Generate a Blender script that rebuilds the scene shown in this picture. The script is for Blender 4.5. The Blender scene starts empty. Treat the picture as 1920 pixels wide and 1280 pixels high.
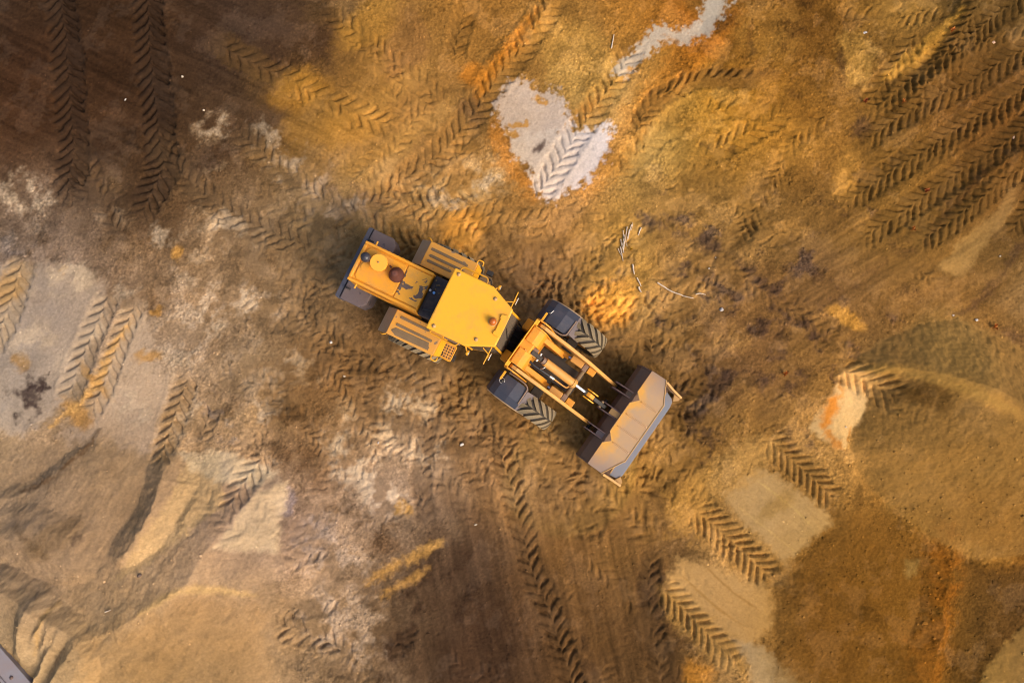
import bpy, bmesh, math, random
import numpy as np
from mathutils import Vector, Matrix

random.seed(7)
scene = bpy.context.scene
C = scene.collection
PI = math.pi

# ------------------------------------------------------------------ camera
CAM_H = 18.3                       # drone height above the pit floor (m)
FPX = 1281.0                       # focal length in pixels of the 1920 wide frame
TILT = math.atan(85.0 / FPX)       # a few degrees off straight down
cam_data = bpy.data.cameras.new('camera')
cam_data.sensor_width = 36.0
cam_data.lens = 36.0 * FPX / 1920.0
cam_data.clip_end = 2000.0
cam = bpy.data.objects.new('camera', cam_data)
cam.location = (0, 0, CAM_H)
cam.rotation_euler = (TILT, 0, 0)
C.objects.link(cam)
scene.camera = cam

# ------------------------------------------------------------------ sky, sun, exposure
SUN_EL = math.radians(40.0)
SUN_H = Vector((0.78, -0.62)).normalized()       # towards the sun, seen from above
world = bpy.data.worlds.new('World')
scene.world = world
world.use_nodes = True
wn = world.node_tree.nodes
sky = wn.new('ShaderNodeTexSky')
sky.sky_type = 'NISHITA'
sky.sun_disc = False
sky.sun_elevation = SUN_EL
sky.sun_rotation = math.atan2(SUN_H.x, SUN_H.y)
sky.air_density = 1.0
sky.dust_density = 6.0
sky.ozone_density = 0.6
wn['Background'].inputs['Strength'].default_value = 0.132
world.node_tree.links.new(sky.outputs[0], wn['Background'].inputs['Color'])

sun_data = bpy.data.lights.new('sun', 'SUN')
sun_data.energy = 1.0
sun_data.angle = math.radians(32.0)
sun_data.color = (1.0, 0.90, 0.76)
sun = bpy.data.objects.new('sun', sun_data)
sdir = Vector((SUN_H.x * math.cos(SUN_EL), SUN_H.y * math.cos(SUN_EL), math.sin(SUN_EL)))
sun.rotation_euler = (-sdir).to_track_quat('-Z', 'Y').to_euler()
sun.location = (6, -6, 30)
C.objects.link(sun)

scene.view_settings.view_transform = 'Standard'
scene.view_settings.look = 'None'
scene.view_settings.gamma = 1.0
scene.view_settings.use_curve_mapping = False
scene.view_settings.exposure = 0.75
scene.render.engine = 'CYCLES'
scene.cycles.filter_width = 1.05

# ------------------------------------------------------------------ survey helper
_c, _s = math.cos(TILT), math.sin(TILT)
def plan(px, py, z=0.0):
    """position on the pit floor (or at height z) of a point surveyed in the aerial photograph"""
    a = (px - 960.0) / FPX
    b = (640.0 - py) / FPX
    t = (z - CAM_H) / (b * _s - _c)
    return (a * t, (b * _c + _s) * t)

ALB = np.array([1.46, 1.37, 1.45])
def S(r, g, b):
    f = lambda v: (v / 255.0 / 12.92 if v <= 10.3 else ((v / 255.0 + 0.055) / 1.055) ** 2.4)
    return np.array([f(r), f(g), f(b)]) / ALB

# ================================================================== GROUND
rng = np.random.default_rng(11)
_perm = rng.permutation(256)
_ang = rng.random(256) * 2 * PI
_GX, _GY = np.cos(_ang), np.sin(_ang)

def perlin(x, y, seed=0):
    x = x + seed * 17.31; y = y - seed * 9.77
    x0 = np.floor(x).astype(np.int64); y0 = np.floor(y).astype(np.int64)
    fx = x - x0; fy = y - y0
    u = fx * fx * fx * (fx * (fx * 6 - 15) + 10); v = fy * fy * fy * (fy * (fy * 6 - 15) + 10)
    a0 = _perm[x0 & 255]; a1 = _perm[(x0 + 1) & 255]
    h00 = _perm[(a0 + y0) & 255]; h10 = _perm[(a1 + y0) & 255]
    h01 = _perm[(a0 + y0 + 1) & 255]; h11 = _perm[(a1 + y0 + 1) & 255]
    n00 = _GX[h00] * fx + _GY[h00] * fy
    n10 = _GX[h10] * (fx - 1) + _GY[h10] * fy
    n01 = _GX[h01] * fx + _GY[h01] * (fy - 1)
    n11 = _GX[h11] * (fx - 1) + _GY[h11] * (fy - 1)
    a = n00 + u * (n10 - n00); b = n01 + u * (n11 - n01)
    return (a + v * (b - a)) * 1.5

def fbm(x, y, freq, octs=4, seed=0, gain=0.5):
    out = 0; amp = 1.0; tot = 0
    for o in range(octs):
        out = out + amp * perlin(x * freq, y * freq, seed + o * 3)
        tot += amp; amp *= gain; freq *= 2.03
    return out / tot

def smooth(a, b, v):
    t = np.clip((v - a) / (b - a), 0, 1)
    return t * t * (3 - 2 * t)

# graded grid: fine where the loader works, growing towards the horizon
STEP = 0.0245
def graded(lo, hi):
    core = np.arange(lo, hi, STEP)
    g = []; d = STEP; x = 0
    while x < 260:
        d *= 1.2; x += d; g.append(x)
    g = np.array(g)
    return np.concatenate([core[0] - g[::-1], core, core[-1] + g])
xs = graded(-14.7, 14.7)
ys = graded(-8.3, 11.2)
X, Y = np.meshgrid(xs, ys)
NY, NX = X.shape
Z = np.zeros_like(X)

w1x = fbm(X, Y, 0.9, 3, 21); w1y = fbm(X, Y, 0.9, 3, 22)
w2x = fbm(X, Y, 5.0, 3, 23); w2y = fbm(X, Y, 5.0, 3, 24)
NA = fbm(X, Y, 0.45, 5, 31, 0.55)
NB = fbm(X, Y, 1.6, 5, 32, 0.55)
NC = fbm(X, Y, 6.0, 4, 33, 0.6)

def box(pts, pad):
    px = [p[0] for p in pts]; py = [p[1] for p in pts]
    i0 = max(0, np.searchsorted(xs, min(px) - pad)); i1 = np.searchsorted(xs, max(px) + pad)
    j0 = max(0, np.searchsorted(ys, min(py) - pad)); j1 = np.searchsorted(ys, max(py) + pad)
    return (slice(j0, j1), slice(i0, i1))

Zp = np.zeros_like(X)                       # pile relief only
def height_at(x, y, A=None):
    A = Zp if A is None else A
    i = min(max(np.searchsorted(xs, x), 0), NX - 1); j = min(max(np.searchsorted(ys, y), 0), NY - 1)
    return float(A[j, i])

def on_ground(px, py):
    p = plan(px, py)
    for _ in range(3):
        p = plan(px, py, height_at(*p))
    return p

def pts_of(pxs, flat=False):
    return [plan(*p) if flat else on_ground(*p) for p in pxs]

def curve(pts, n=8):
    """Catmull-Rom through the points"""
    P = [np.array(p) for p in pts]
    if len(P) < 3:
        return [tuple(P[0] + (P[-1] - P[0]) * k / n) for k in range(n + 1)]
    P = [2 * P[0] - P[1]] + P + [2 * P[-1] - P[-2]]
    out = []
    for i in range(1, len(P) - 2):
        for k in range(n):
            t = k / n
            out.append(tuple(0.5 * ((2 * P[i]) + (-P[i - 1] + P[i + 1]) * t + (2 * P[i - 1] - 5 * P[i] + 4 * P[i + 1] - P[i + 2]) * t * t
                                    + (-P[i - 1] + 3 * P[i] - 3 * P[i + 1] + P[i + 2]) * t ** 3)))
    out.append(tuple(P[-2]))
    return out

def line_field(pts, sl, wx=0, wy=0):
    """unsigned distance, side (+ left of travel) and arc length for a polyline, on a slice"""
    x = X[sl] + wx; y = Y[sl] + wy
    D = np.full(x.shape, 1e9); T = np.zeros(x.shape); A = np.zeros(x.shape)
    s0 = 0.0
    for (ax, ay), (bx, by) in zip(pts[:-1], pts[1:]):
        dx, dy = bx - ax, by - ay
        L = math.hypot(dx, dy)
        if L < 1e-6: continue
        ux, uy = dx / L, dy / L
        s = (x - ax) * ux + (y - ay) * uy
        t = -(x - ax) * uy + (y - ay) * ux
        sc = np.clip(s, 0, L)
        d = np.hypot(t, s - sc)
        m = d < D
        D = np.where(m, d, D); T = np.where(m, np.clip(t / np.maximum(d, 1e-6), -1, 1), T); A = np.where(m, s0 + sc, A)
        s0 += L
    return D, T, A, s0

def poly_field(pts, sl, wx=0, wy=0):
    """signed distance to a polygon, positive inside"""
    x = X[sl] + wx; y = Y[sl] + wy
    D = np.full(x.shape, 1e9); ins = np.zeros(x.shape, bool)
    n = len(pts)
    for k in range(n):
        ax, ay = pts[k]; bx, by = pts[(k + 1) % n]
        dx, dy = bx - ax, by - ay
        L2 = dx * dx + dy * dy
        t = np.clip(((x - ax) * dx + (y - ay) * dy) / L2, 0, 1)
        D = np.minimum(D, np.hypot(x - ax - t * dx, y - ay - t * dy))
        c = (ay > y) != (by > y)
        if dy != 0:
            ins ^= c & (x < (bx - ax) * (y - ay) / dy + ax)
    return np.where(ins, D, -D)

# ---- piles and cuts (relief)
def fold(px, h, wl, wr, warp=0.25, power=1.0, add=True):
    """a ridge with its own width on either side (left / right of travel); h may vary along it"""
    pts = curve(pts_of(px, True), 6)
    sl = box(pts, max(wl, wr) + 0.6)
    D, T, A, L = line_field(pts, sl, w1x[sl] * warp + w2x[sl] * 0.05, w1y[sl] * warp + w2y[sl] * 0.05)
    w = wr + (wl - wr) * smooth(-1, 1, T)
    hh = np.interp(A / L, np.linspace(0, 1, len(h)), h)
    v = np.clip(1 - D / w, 0, 1) ** power
    if GROUP[0] is None: Zp[sl] += hh * v
    else: GROUP[0][sl] = np.maximum(GROUP[0][sl], hh * v)

GROUP = [None]
def crest_group(on):
    """ridges inside a group meet in valleys instead of adding up"""
    global Zp
    if on: GROUP[0] = np.zeros_like(X)
    else:
        Zp += GROUP[0]; GROUP[0] = None

def mound(px, h, slope, warp=0.3, foot=0.0):
    pts = pts_of(px, True)
    sl = box(pts, 0.8)
    sd = poly_field(pts, sl, w1x[sl] * warp + w2x[sl] * 0.06, w1y[sl] * warp + w2y[sl] * 0.06)
    v = np.clip(sd + foot, 0, None) * slope
    v = h * (1 - np.exp(-v / h))
    Zp[sl] += v

# lower left heaps
mound([(-300, 900), (60, 900), (180, 800), (330, 850), (430, 860), (535, 900), (540, 1000), (520, 1100), (560, 1180), (520, 1300), (540, 1500), (-400, 1500)], 0.25, 0.25)
crest_group(True)
fold([(350, 830), (320, 880), (302, 960), (262, 1020), (205, 1088)], [0.0, .34, .44, .32, .0], 1.30, 0.58, 0.07)
fold([(505, 900), (475, 935), (408, 1024), (376, 1080), (322, 1112), (252, 1156), (190, 1185)], [0.0, .36, .54, .58, .58, .5, .3], 2.6, 1.85, 0.06)
fold([(250, 1158), (330, 1112), (400, 1106), (475, 1114), (560, 1118)], [.5, .58, .44, .2, 0], 0.9, 2.6, 0.06)
fold([(182, 806), (150, 850), (92, 898), (40, 925), (-60, 940)], [.0, .06, .09, .09, .06], 1.6, 0.3, 0.15)
fold([(-60, 985), (40, 1005), (110, 1040), (200, 1085)], [.3, .3, .26, .1], 1.2, 0.8, 0.25)
fold([(-60, 1060), (20, 1085), (75, 1115), (130, 1150), (165, 1168), (190, 1205)], [.4, .5, .54, .56, .56, .5], 0.5, 1.6, 0.08)
crest_group(False)
fold([(95, 1118), (78, 1160), (66, 1200), (60, 1236)], [.1, .26, .24, .05], 0.42, 0.28, 0.05)
fold([(124, 1136), (108, 1165), (90, 1190)], [.05, .15, .03], 0.20, 0.12, 0.03)
fold([(132, 1150), (118, 1182), (96, 1210)], [.05, .14, .02], 0.18, 0.12, 0.03)
fold([(143, 1172), (118, 1210), (90, 1262), (58, 1316)], [.05, .2, .24, .24], 0.24, 0.16, 0.03)
fold([(175, 1192), (142, 1235), (108, 1290), (80, 1330)], [.1, .3, .36, .36], 0.9, 0.26, 0.03)
fold([(30, 760), (60, 800), (110, 830)], [0.02, .1, .02], 0.6, 0.5, 0.2)
fold([(60, 960), (100, 985), (150, 1000), (200, 990)], [0.0, .12, .12, .0], 0.5, 0.9, 0.25)
fold([(400, 905), (372, 950), (345, 985)], [0.0, .07, .0], 0.25, 0.35, 0.1)
fold([(300, 1190), (380, 1170), (470, 1185)], [0.0, .08, .0], 0.5, 0.7, 0.3)
fold([(230, 1230), (300, 1225), (360, 1260)], [0.0, .09, .0], 0.4, 0.7, 0.3)
fold([(430, 1060), (470, 1075), (520, 1070)], [0.0, .08, .0], 0.5, 0.5, 0.2)
fold([(270, 800), (330, 830), (430, 850)], [0.05, .1, .05], 0.5, 0.8, 0.2)
fold([(530, 1230), (600, 1270), (640, 1300)], [0.1, .25, .25], .5, .35, .15)
fold([(520, 1000), (540, 1060), (560, 1100)], [0.05, .12, .05], .5, .6, .15)
# right-hand heap with its crest, cut faces and spill lines
mound([(1555, 700), (1605, 668), (1660, 634), (1720, 610), (1800, 600), (1860, 615), (1960, 690), (2200, 800), (2200, 1120), (1930, 1062), (1830, 1052), (1745, 1005), (1640, 930), (1588, 850), (1600, 800), (1640, 735)], 0.85, 0.38, 0.14)
fold([(1598, 690), (1660, 692), (1740, 705), (1830, 738), (1920, 790), (2100, 860)], [.05, .40, .66, .78, .78, .6], 1.6, 2.6, 0.06, 1.0)
mound([(1575, 935), (1650, 965), (1735, 1010), (1770, 1060), (1760, 1160), (1745, 1320), (1420, 1400), (1455, 1240), (1445, 1100), (1500, 1050), (1556, 985)], 0.16, 0.16, 0.3)
fold([(1425, 1055), (1500, 1105), (1600, 1160), (1660, 1195), (1712, 1260), (1740, 1330)], [.08, .2, .16, .14, .14, .1], .45, .5, .12)
fold([(1575, 928), (1650, 962), (1735, 1005), (1800, 1052), (1900, 1066)], [.04, .10, .12, .10, .05], .5, .5, .2)
fold([(1770, 1005), (1778, 1060), (1765, 1120), (1745, 1200), (1738, 1330)], [.05, .2, .26, .22, .2], .6, .6, .2)
mound([(1790, 1320), (1800, 1290), (1840, 1240), (1890, 1190), (1960, 1140), (2200, 1100), (2200, 1500), (1750, 1500)], 0.5, 0.35, 0.15)
fold([(1310, 1180), (1370, 1240), (1420, 1300)], [.1, .2, .2], .3, .5, .1)
fold([(1545, 800), (1585, 845), (1600, 870)], [.05, .12, .05], .3, .35, .1)
# low swells on the pit floor
fold([(1640, 250), (1760, 130), (1815, 10), (1830, -60)], [.0, .12, .18, .2], .35, .9, .15)
fold([(1700, 490), (1800, 410), (1870, 330), (1960, 240)], [.05, .14, .2, .2], .7, .5, .15)
fold([(900, 175), (950, 110), (1010, 40), (1050, -40)], [.05, .1, .12, .1], .5, .3, .1)
fold([(1120, 350), (1190, 260), (1260, 170), (1350, 60)], [.04, .08, .1, .08], .5, .4, .1)
slump = smooth(-5.2, -7.2, X) * smooth(-.6, -2.0, Y)
Zp += 0.05 * NA + slump * (0.09 * fbm(X, Y, .55, 4, 91, .55) + .035 * np.abs(NB))

# ---- soil colours
def grid_colours():
    rows = [
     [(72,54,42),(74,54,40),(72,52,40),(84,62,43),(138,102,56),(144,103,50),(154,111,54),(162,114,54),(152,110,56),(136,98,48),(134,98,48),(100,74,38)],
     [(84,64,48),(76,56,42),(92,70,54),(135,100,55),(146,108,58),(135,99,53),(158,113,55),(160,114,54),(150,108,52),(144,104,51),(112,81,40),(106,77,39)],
     [(140,112,88),(98,74,54),(135,108,84),(140,110,78),(142,107,64),(152,112,62),(142,99,48),(138,97,46),(132,95,49),(124,90,47),(110,80,40),(106,77,40)],
     [(180,150,125),(150,120,92),(140,108,78),(130,98,66),(116,84,54),(116,84,50),(116,82,46),(140,98,48),(118,84,46),(108,78,44),(108,79,43),(104,76,41)],
     [(168,140,112),(186,156,126),(152,122,92),(135,102,72),(132,101,72),(116,85,52),(110,78,44),(116,82,44),(104,74,44),(122,88,45),(124,92,52),(118,88,51)],
     [(176,142,104),(184,150,110),(194,156,112),(150,118,88),(150,122,98),(114,84,57),(112,80,47),(128,92,49),(152,109,57),(160,118,66),(126,92,48),(124,91,48)],
     [(178,142,104),(184,144,100),(188,150,110),(176,143,110),(130,104,80),(92,68,50),(100,71,45),(110,79,47),(180,136,80),(138,96,45),(116,81,40),(100,72,39)],
     [(176,140,100),(192,146,90),(186,141,90),(166,133,97),(120,94,70),(86,61,43),(90,63,41),(88,62,37),(160,118,66),(114,78,37),(110,75,36),(112,82,47)]]
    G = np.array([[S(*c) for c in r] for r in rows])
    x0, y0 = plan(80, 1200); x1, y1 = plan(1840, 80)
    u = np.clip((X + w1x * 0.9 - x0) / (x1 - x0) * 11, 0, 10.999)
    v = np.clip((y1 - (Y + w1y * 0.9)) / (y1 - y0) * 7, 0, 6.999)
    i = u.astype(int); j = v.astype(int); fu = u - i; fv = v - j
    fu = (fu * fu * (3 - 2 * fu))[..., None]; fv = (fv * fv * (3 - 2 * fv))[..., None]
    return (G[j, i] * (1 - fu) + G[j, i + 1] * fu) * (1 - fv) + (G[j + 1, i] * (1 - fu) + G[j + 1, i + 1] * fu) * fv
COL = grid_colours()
ROUGH = np.full_like(X, 0.75)               # how churned the surface is

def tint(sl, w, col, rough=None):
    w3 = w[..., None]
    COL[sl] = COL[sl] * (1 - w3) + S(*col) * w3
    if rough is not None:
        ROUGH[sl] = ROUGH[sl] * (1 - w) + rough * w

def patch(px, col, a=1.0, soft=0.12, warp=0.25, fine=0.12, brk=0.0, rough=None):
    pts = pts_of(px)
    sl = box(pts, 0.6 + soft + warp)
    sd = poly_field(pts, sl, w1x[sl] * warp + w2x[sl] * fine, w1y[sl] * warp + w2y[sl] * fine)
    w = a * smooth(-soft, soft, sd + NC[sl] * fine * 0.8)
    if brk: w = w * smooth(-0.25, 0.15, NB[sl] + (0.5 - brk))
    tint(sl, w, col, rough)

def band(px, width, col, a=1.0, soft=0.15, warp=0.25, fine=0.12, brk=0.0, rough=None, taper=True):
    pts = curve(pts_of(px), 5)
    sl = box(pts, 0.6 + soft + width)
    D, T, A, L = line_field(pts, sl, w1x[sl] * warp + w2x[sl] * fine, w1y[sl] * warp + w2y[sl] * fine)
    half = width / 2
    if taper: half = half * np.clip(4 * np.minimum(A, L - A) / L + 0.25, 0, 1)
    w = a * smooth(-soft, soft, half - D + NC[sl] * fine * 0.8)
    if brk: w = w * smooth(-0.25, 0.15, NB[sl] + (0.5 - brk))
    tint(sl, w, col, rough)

def blob(px, py, rx, ry, ang, col, a=1.0, soft=0.35, brk=0.0, rough=None, fine=0.25):
    cx, cy = on_ground(px, py)
    sl = box([(cx, cy)], max(rx, ry) * 1.9 + 0.3)
    x = X[sl] - cx + w1x[sl] * 0.25 + w2x[sl] * fine * .5; y = Y[sl] - cy + w1y[sl] * 0.25 + w2y[sl] * fine * .5
    c, s = math.cos(math.radians(-ang)), math.sin(math.radians(-ang))
    u = (x * c + y * s) / rx; v = (-x * s + y * c) / ry
    r = np.hypot(u, v)
    w = a * smooth(1 + soft, 1 - soft, r + NC[sl] * fine)
    if brk: w = w * smooth(-0.25, 0.15, NB[sl] + (0.5 - brk))
    tint(sl, w, col, rough)

def streaks(px, ang, amt, flen=0.35, fwid=6.0, seed=50, soft=0.8, calm=0.6):
    """scraper marks: fine lines along one direction"""
    pts = pts_of(px)
    sl = box(pts, soft + 0.4)
    sd = poly_field(pts, sl, w1x[sl] * 0.5, w1y[sl] * 0.5)
    m = smooth(-soft, soft, sd)
    c, s = math.cos(math.radians(-ang)), math.sin(math.radians(-ang))
    u = X[sl] * c + Y[sl] * s; v = -X[sl] * s + Y[sl] * c + w1x[sl] * 0.08
    n = perlin(u * flen, v * fwid, seed) * 0.6 + perlin(u * flen * 2, v * fwid * 2.3, seed + 1) * 0.5 + perlin(u * flen * .6, v * fwid * .35, seed + 2) * 0.6
    COL[sl] *= (1 + (m * n * amt))[..., None]
    ROUGH[sl] = ROUGH[sl] * (1 - m * calm) + 0.2 * m * calm
    Z[sl] += m * n * 0.012

WHITE = (205, 184, 166)
PALE = (206, 176, 146)
ORANGE = (180, 116, 46)
GOLD = (174, 128, 64)
DARK = (66, 47, 36)

# broad mottling of the trampled soil
COL *= (1 + 0.20 * NA + 0.22 * NB + 0.10 * NC)[..., None]

# top left: dark graded soil
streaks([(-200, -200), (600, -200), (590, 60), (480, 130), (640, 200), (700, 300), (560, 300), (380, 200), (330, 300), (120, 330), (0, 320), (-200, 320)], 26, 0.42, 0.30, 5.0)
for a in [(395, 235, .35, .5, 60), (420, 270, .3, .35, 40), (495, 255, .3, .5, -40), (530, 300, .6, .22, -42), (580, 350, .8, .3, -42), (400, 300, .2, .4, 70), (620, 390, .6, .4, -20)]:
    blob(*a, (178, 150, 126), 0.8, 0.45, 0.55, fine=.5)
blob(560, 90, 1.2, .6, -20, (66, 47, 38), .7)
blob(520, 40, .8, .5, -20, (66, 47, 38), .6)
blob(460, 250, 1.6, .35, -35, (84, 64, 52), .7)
# golden belt of the upper middle
for a in [(700, 40, 1.2, .5, -30, (160, 118, 58)), (760, 90, .5, 1.4, 5, (128, 92, 58)), (560, 170, .8, .5, -20, (165, 118, 52)), (660, 240, .9, .5, -20, (168, 122, 58)),
          (740, 170, 1.2, .3, -35, (170, 128, 70)), (800, 230, 1.1, .3, -35, (172, 130, 70)), (700, 300, 1.2, .35, -30, (160, 120, 62)), (690, 330, 1., .3, -35, (174, 136, 84))]:
    blob(*a, 0.55, 0.4)
streaks([(640, 60), (780, 120), (880, 210), (800, 290), (700, 330), (620, 240)], 34, 0.22, 0.4, 6.0, 53)
streaks([(720, 0), (790, 0), (800, 110), (740, 110)], 88, 0.2, 0.4, 7.0, 54)
blob(890, 205, .45, .5, 0, (104, 76, 46), .8, .5, .6)
blob(850, 350, 1.3, .6, -10, (176, 142, 96), .6, .5, .5)
blob(900, 330, .7, .5, 20, (182, 150, 108), .5, .5, .5)
blob(660, 380, .9, .5, 20, (120, 92, 68), .6, .5, .5)
blob(870, 430, .55, .7, 10, (186, 130, 58), .75, .4)
blob(890, 140, .3, .35, 40, (196, 126, 46), .8, .5)
# orange soil round the white spill
band([(1390, 20), (1330, 70), (1270, 130), (1215, 190), (1165, 260), (1135, 320), (1090, 365)], .75, ORANGE, .85, .3, .2, .2)
band([(1010, 20), (960, 80), (910, 150), (898, 180)], .3, (196, 124, 40), .8, .2, .1, .15)
band([(930, 225), (945, 290), (980, 340), (1000, 370)], .45, ORANGE, .75, .25, .2, .2)
band([(1210, 90), (1150, 150), (1090, 220)], .3, (190, 122, 48), .7, .2, .1, .2)
blob(1270, 50, .9, .7, 30, (190, 120, 44), .6)
blob(1200, 40, 1.2, .9, 30, (178, 124, 54), .6)
blob(1090, 110, 1.3, .8, 50, (182, 136, 66), .7)
blob(1060, 160, .6, .5, 50, (186, 142, 74), .6)
patch([(928, 195), (958, 156), (992, 152), (1012, 182), (1036, 168), (1064, 202), (1078, 232), (1060, 256), (1010, 262), (1000, 275), (962, 262), (946, 232)], (202, 178, 158), .85, .13, .16, .34, rough=.15)
patch([(952, 256), (1010, 246), (1060, 250), (1148, 232), (1140, 284), (1108, 332), (1062, 362), (1026, 378), (1002, 356), (992, 312), (966, 296)], (210, 186, 164), .88, .12, .12, .30, rough=.12)
for a in [(968, 232, .18, .12, 0), (985, 228, .12, .08, 0), (1012, 190, .2, .09, 40), (962, 250, .15, .1, 0)]:
    blob(*a, (190, 136, 66), .9, .3)
blob(1006, 282, .12, .28, 35, (92, 72, 64), .9, .4, .5); blob(1018, 268, .08, .2, 20, (100, 80, 70), .8, .4, .5)
# top right
blob(1440, 50, 1.1, .8, 70, (172, 130, 70), .75, .4)
band([(1418, 40), (1408, 90), (1400, 115)], .1, (120, 84, 50), .6, .08)
band([(1420, 80), (1414, 110)], .16, (96, 72, 48), .7, .1)
for a in [(1500, 70, .5, .6, 60), (1490, 20, .4, .5, 60), (1375, 140, .9, .22, 0), (1520, 165, .9, .2, -10), (1350, 60, .3, .7, 40)]:
    blob(*a, (104, 74, 42), .75, .5, .6)
patch([(1575, 70), (1620, 60), (1640, 90), (1620, 150), (1590, 160), (1570, 120)], (188, 146, 80), .8, .2, .2, .25)
blob(1575, 115, .12, .32, 5, (90, 64, 40), .8, .5)
patch([(1650, 148), (1700, 100), (1760, 50), (1808, 12), (1812, 20), (1760, 90), (1720, 130), (1670, 150)], (184, 136, 60), .9, .08, .08, .1)
for a in [(1620, 10, .9, .3, 0), (1700, 30, .9, .35, -10), (1320, 200, .9, .5, 35), (1400, 230, 1.2, .7, 30), (1480, 260, .9, .6, 30), (1590, 310, .3, .7, 20), (1590, 350, .25, .4, 20), (1250, 290, .6, .7, 60), (1420, 170, .8, .3, 0)]:
    blob(*a, GOLD, .6, .5)
blob(1370, 180, .5, .2, 0, (178, 138, 86), .7)
blob(1610, 235, .35, .4, 60, (84, 62, 46), .8, .5, .6)
patch([(1930, 300), (1905, 380), (1860, 450), (1800, 520), (1760, 500), (1800, 450), (1860, 400), (1900, 350)], (150, 116, 70), .8, .12, .2, .1, rough=.15)
patch([(1900, 60), (1930, 0), (1990, 0), (1990, 90), (1895, 90)], (140, 108, 66), .8, .12, .2, .1, rough=.2)
band([(1930, 260), (1860, 300), (1800, 370), (1740, 440), (1650, 500), (1560, 560)], .22, (80, 56, 34), .7, .15, .2, .2, .45)  # shaded trench edge painted as a dark band
band([(1940, 440), (1870, 520), (1830, 570), (1780, 600)], .16, (78, 56, 38), .75, .1, .2, .15)
band([(1920, 500), (1850, 520), (1760, 540), (1680, 560)], .25, (140, 104, 62), .5, .2, .2, .2)
patch([(1850, 560), (1900, 520), (1960, 480), (1960, 640), (1900, 600)], (134, 102, 64), .6, .2)
band([(1860, 620), (1890, 632), (1925, 650)], .2, (82, 58, 40), .7, .15)
streaks([(1500, 420), (1920, 300), (1920, 600), (1700, 600), (1500, 560)], -32, 0.2, 0.35, 4.0, 57)
# the trodden belt right of the loader: dark crumbs
for a in [(1235, 430, .9, .25, 35), (1290, 420, .6, .2, 35), (1390, 560, 1.2, .25, 30), (1440, 530, .8, .25, 35), (1350, 470, 1., .3, 25), (1520, 470, .3, .7, 30), (1500, 520, .5, .6, 30), (1430, 620, .5, .3, 10), (1470, 600, .8, .2, 30), (1460, 690, .6, .5, 0), (1440, 725, .5, .25, 10), (1520, 645, .22, .6, 5),
          (1340, 730, .7, .9, 30), (1310, 800, .5, .7, 20), (1370, 690, .5, .35, 20), (1300, 640, .6, .4, 20), (1545, 570, .2, .3, 0), (1500, 820, .5, .25, 30), (1170, 520, .5, .4, 40), (1340, 590, .6, .25, 30), (1250, 760, .4, .6, 20), (1620, 640, .5, .4, 0)]:
    blob(*a, (72, 53, 42), .78, .6, .62, .9, fine=.5)
for a in [(1300, 560, .8, .4, 20), (1360, 640, .9, .5, 20), (1250, 610, .7, .5, 40), (1400, 470, .7, .3, 30), (1490, 440, .5, .3, 30), (1560, 600, .5, .3, 20), (1280, 480, .6, .5, 30), (1480, 770, .7, .5, 40), (1390, 770, .4, .9, 10)]:
    blob(*a, (156, 114, 62), .5, .5, .5)
blob(1140, 570, .55, .65, 40, (196, 124, 46), .8, .45)
blob(1165, 545, .5, .3, -20, (186, 126, 56), .6)
blob(1585, 595, .5, .22, 25, (176, 126, 54), .7)
streaks([(1130, 400), (1400, 330), (1620, 380), (1680, 520), (1620, 640), (1430, 800), (1290, 820), (1240, 640), (1120, 560)], -32, 0.30, 0.5, 4.5, 76, 0.9, 0.0)
streaks([(1560, 200), (1960, 60), (1960, 420), (1700, 520), (1560, 420)], -32, 0.22, 0.3, 5.0, 79, 0.6, 0.2)
streaks([(660, 180), (900, 260), (840, 330), (700, 380), (560, 280)], 32, 0.22, 0.35, 6.0, 82, 0.5, 0.2)
streaks([(420, 470), (640, 500), (620, 680), (400, 640)], 20, 0.16, 0.5, 4.0, 88, 0.9, 0.0)
rk = random.Random(21)
for k in range(46):                       # peaty crumbs dragged along by the tyres
    px = rk.gauss(1400, 110); py = rk.gauss(590, 110)
    if px < 1180 or (px < 1300 and 640 < py < 920): continue
    blob(px, py, rk.uniform(.12, .5), rk.uniform(.06, .2), 32 + rk.gauss(0, 22), (76, 55, 40), rk.uniform(.5, .85), .7, .6, .9, fine=.6)
for k in range(26):
    px = rk.gauss(1380, 190); py = rk.gauss(420, 130)
    if px < 1100: continue
    blob(px, py, rk.uniform(.10, .35), rk.uniform(.06, .16), 32 + rk.gauss(0, 25), (94, 68, 42), rk.uniform(.4, .7), .7, .6, .9, fine=.6)
# right heap
patch([(1605, 668), (1660, 634), (1720, 612), (1800, 602), (1870, 622), (1960, 690), (1960, 800), (1830, 735), (1740, 703), (1650, 688)], (144, 109, 64), .7, .12, .15, .12, rough=.2)
band([(1600, 688), (1680, 694), (1760, 712), (1850, 745), (1900, 770), (1925, 790)], .34, (178, 132, 68), .75, .14, .06, .1, rough=.2)  # sunlit crest painted as a brighter band
for a in [(1690, 735, .7, .2, -8), (1750, 735, .55, .35, 40), (1660, 745, .3, .15, 0)]:
    blob(*a, (104, 72, 34), .75, .5)
patch([(1575, 718), (1634, 730), (1618, 780), (1598, 805), (1578, 846), (1545, 822), (1516, 804), (1545, 770)], (200, 162, 112), .9, .08, .12, .08, rough=.08)
band([(1568, 740), (1556, 775), (1542, 800)], .28, (196, 120, 40), .9, .1, .08, .1)
band([(1545, 805), (1562, 825), (1580, 842)], .16, (190, 118, 42), .8, .08, .08, .1)
band([(1590, 800), (1588, 830)], .1, (190, 124, 50), .7, .05)
band([(1588, 720), (1580, 745)], .12, (192, 126, 54), .7, .08)
patch([(1574, 700), (1620, 680), (1650, 705), (1690, 735), (1650, 752), (1600, 730)], (192, 148, 92), .8, .12, .1, .1, rough=.2)
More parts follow.
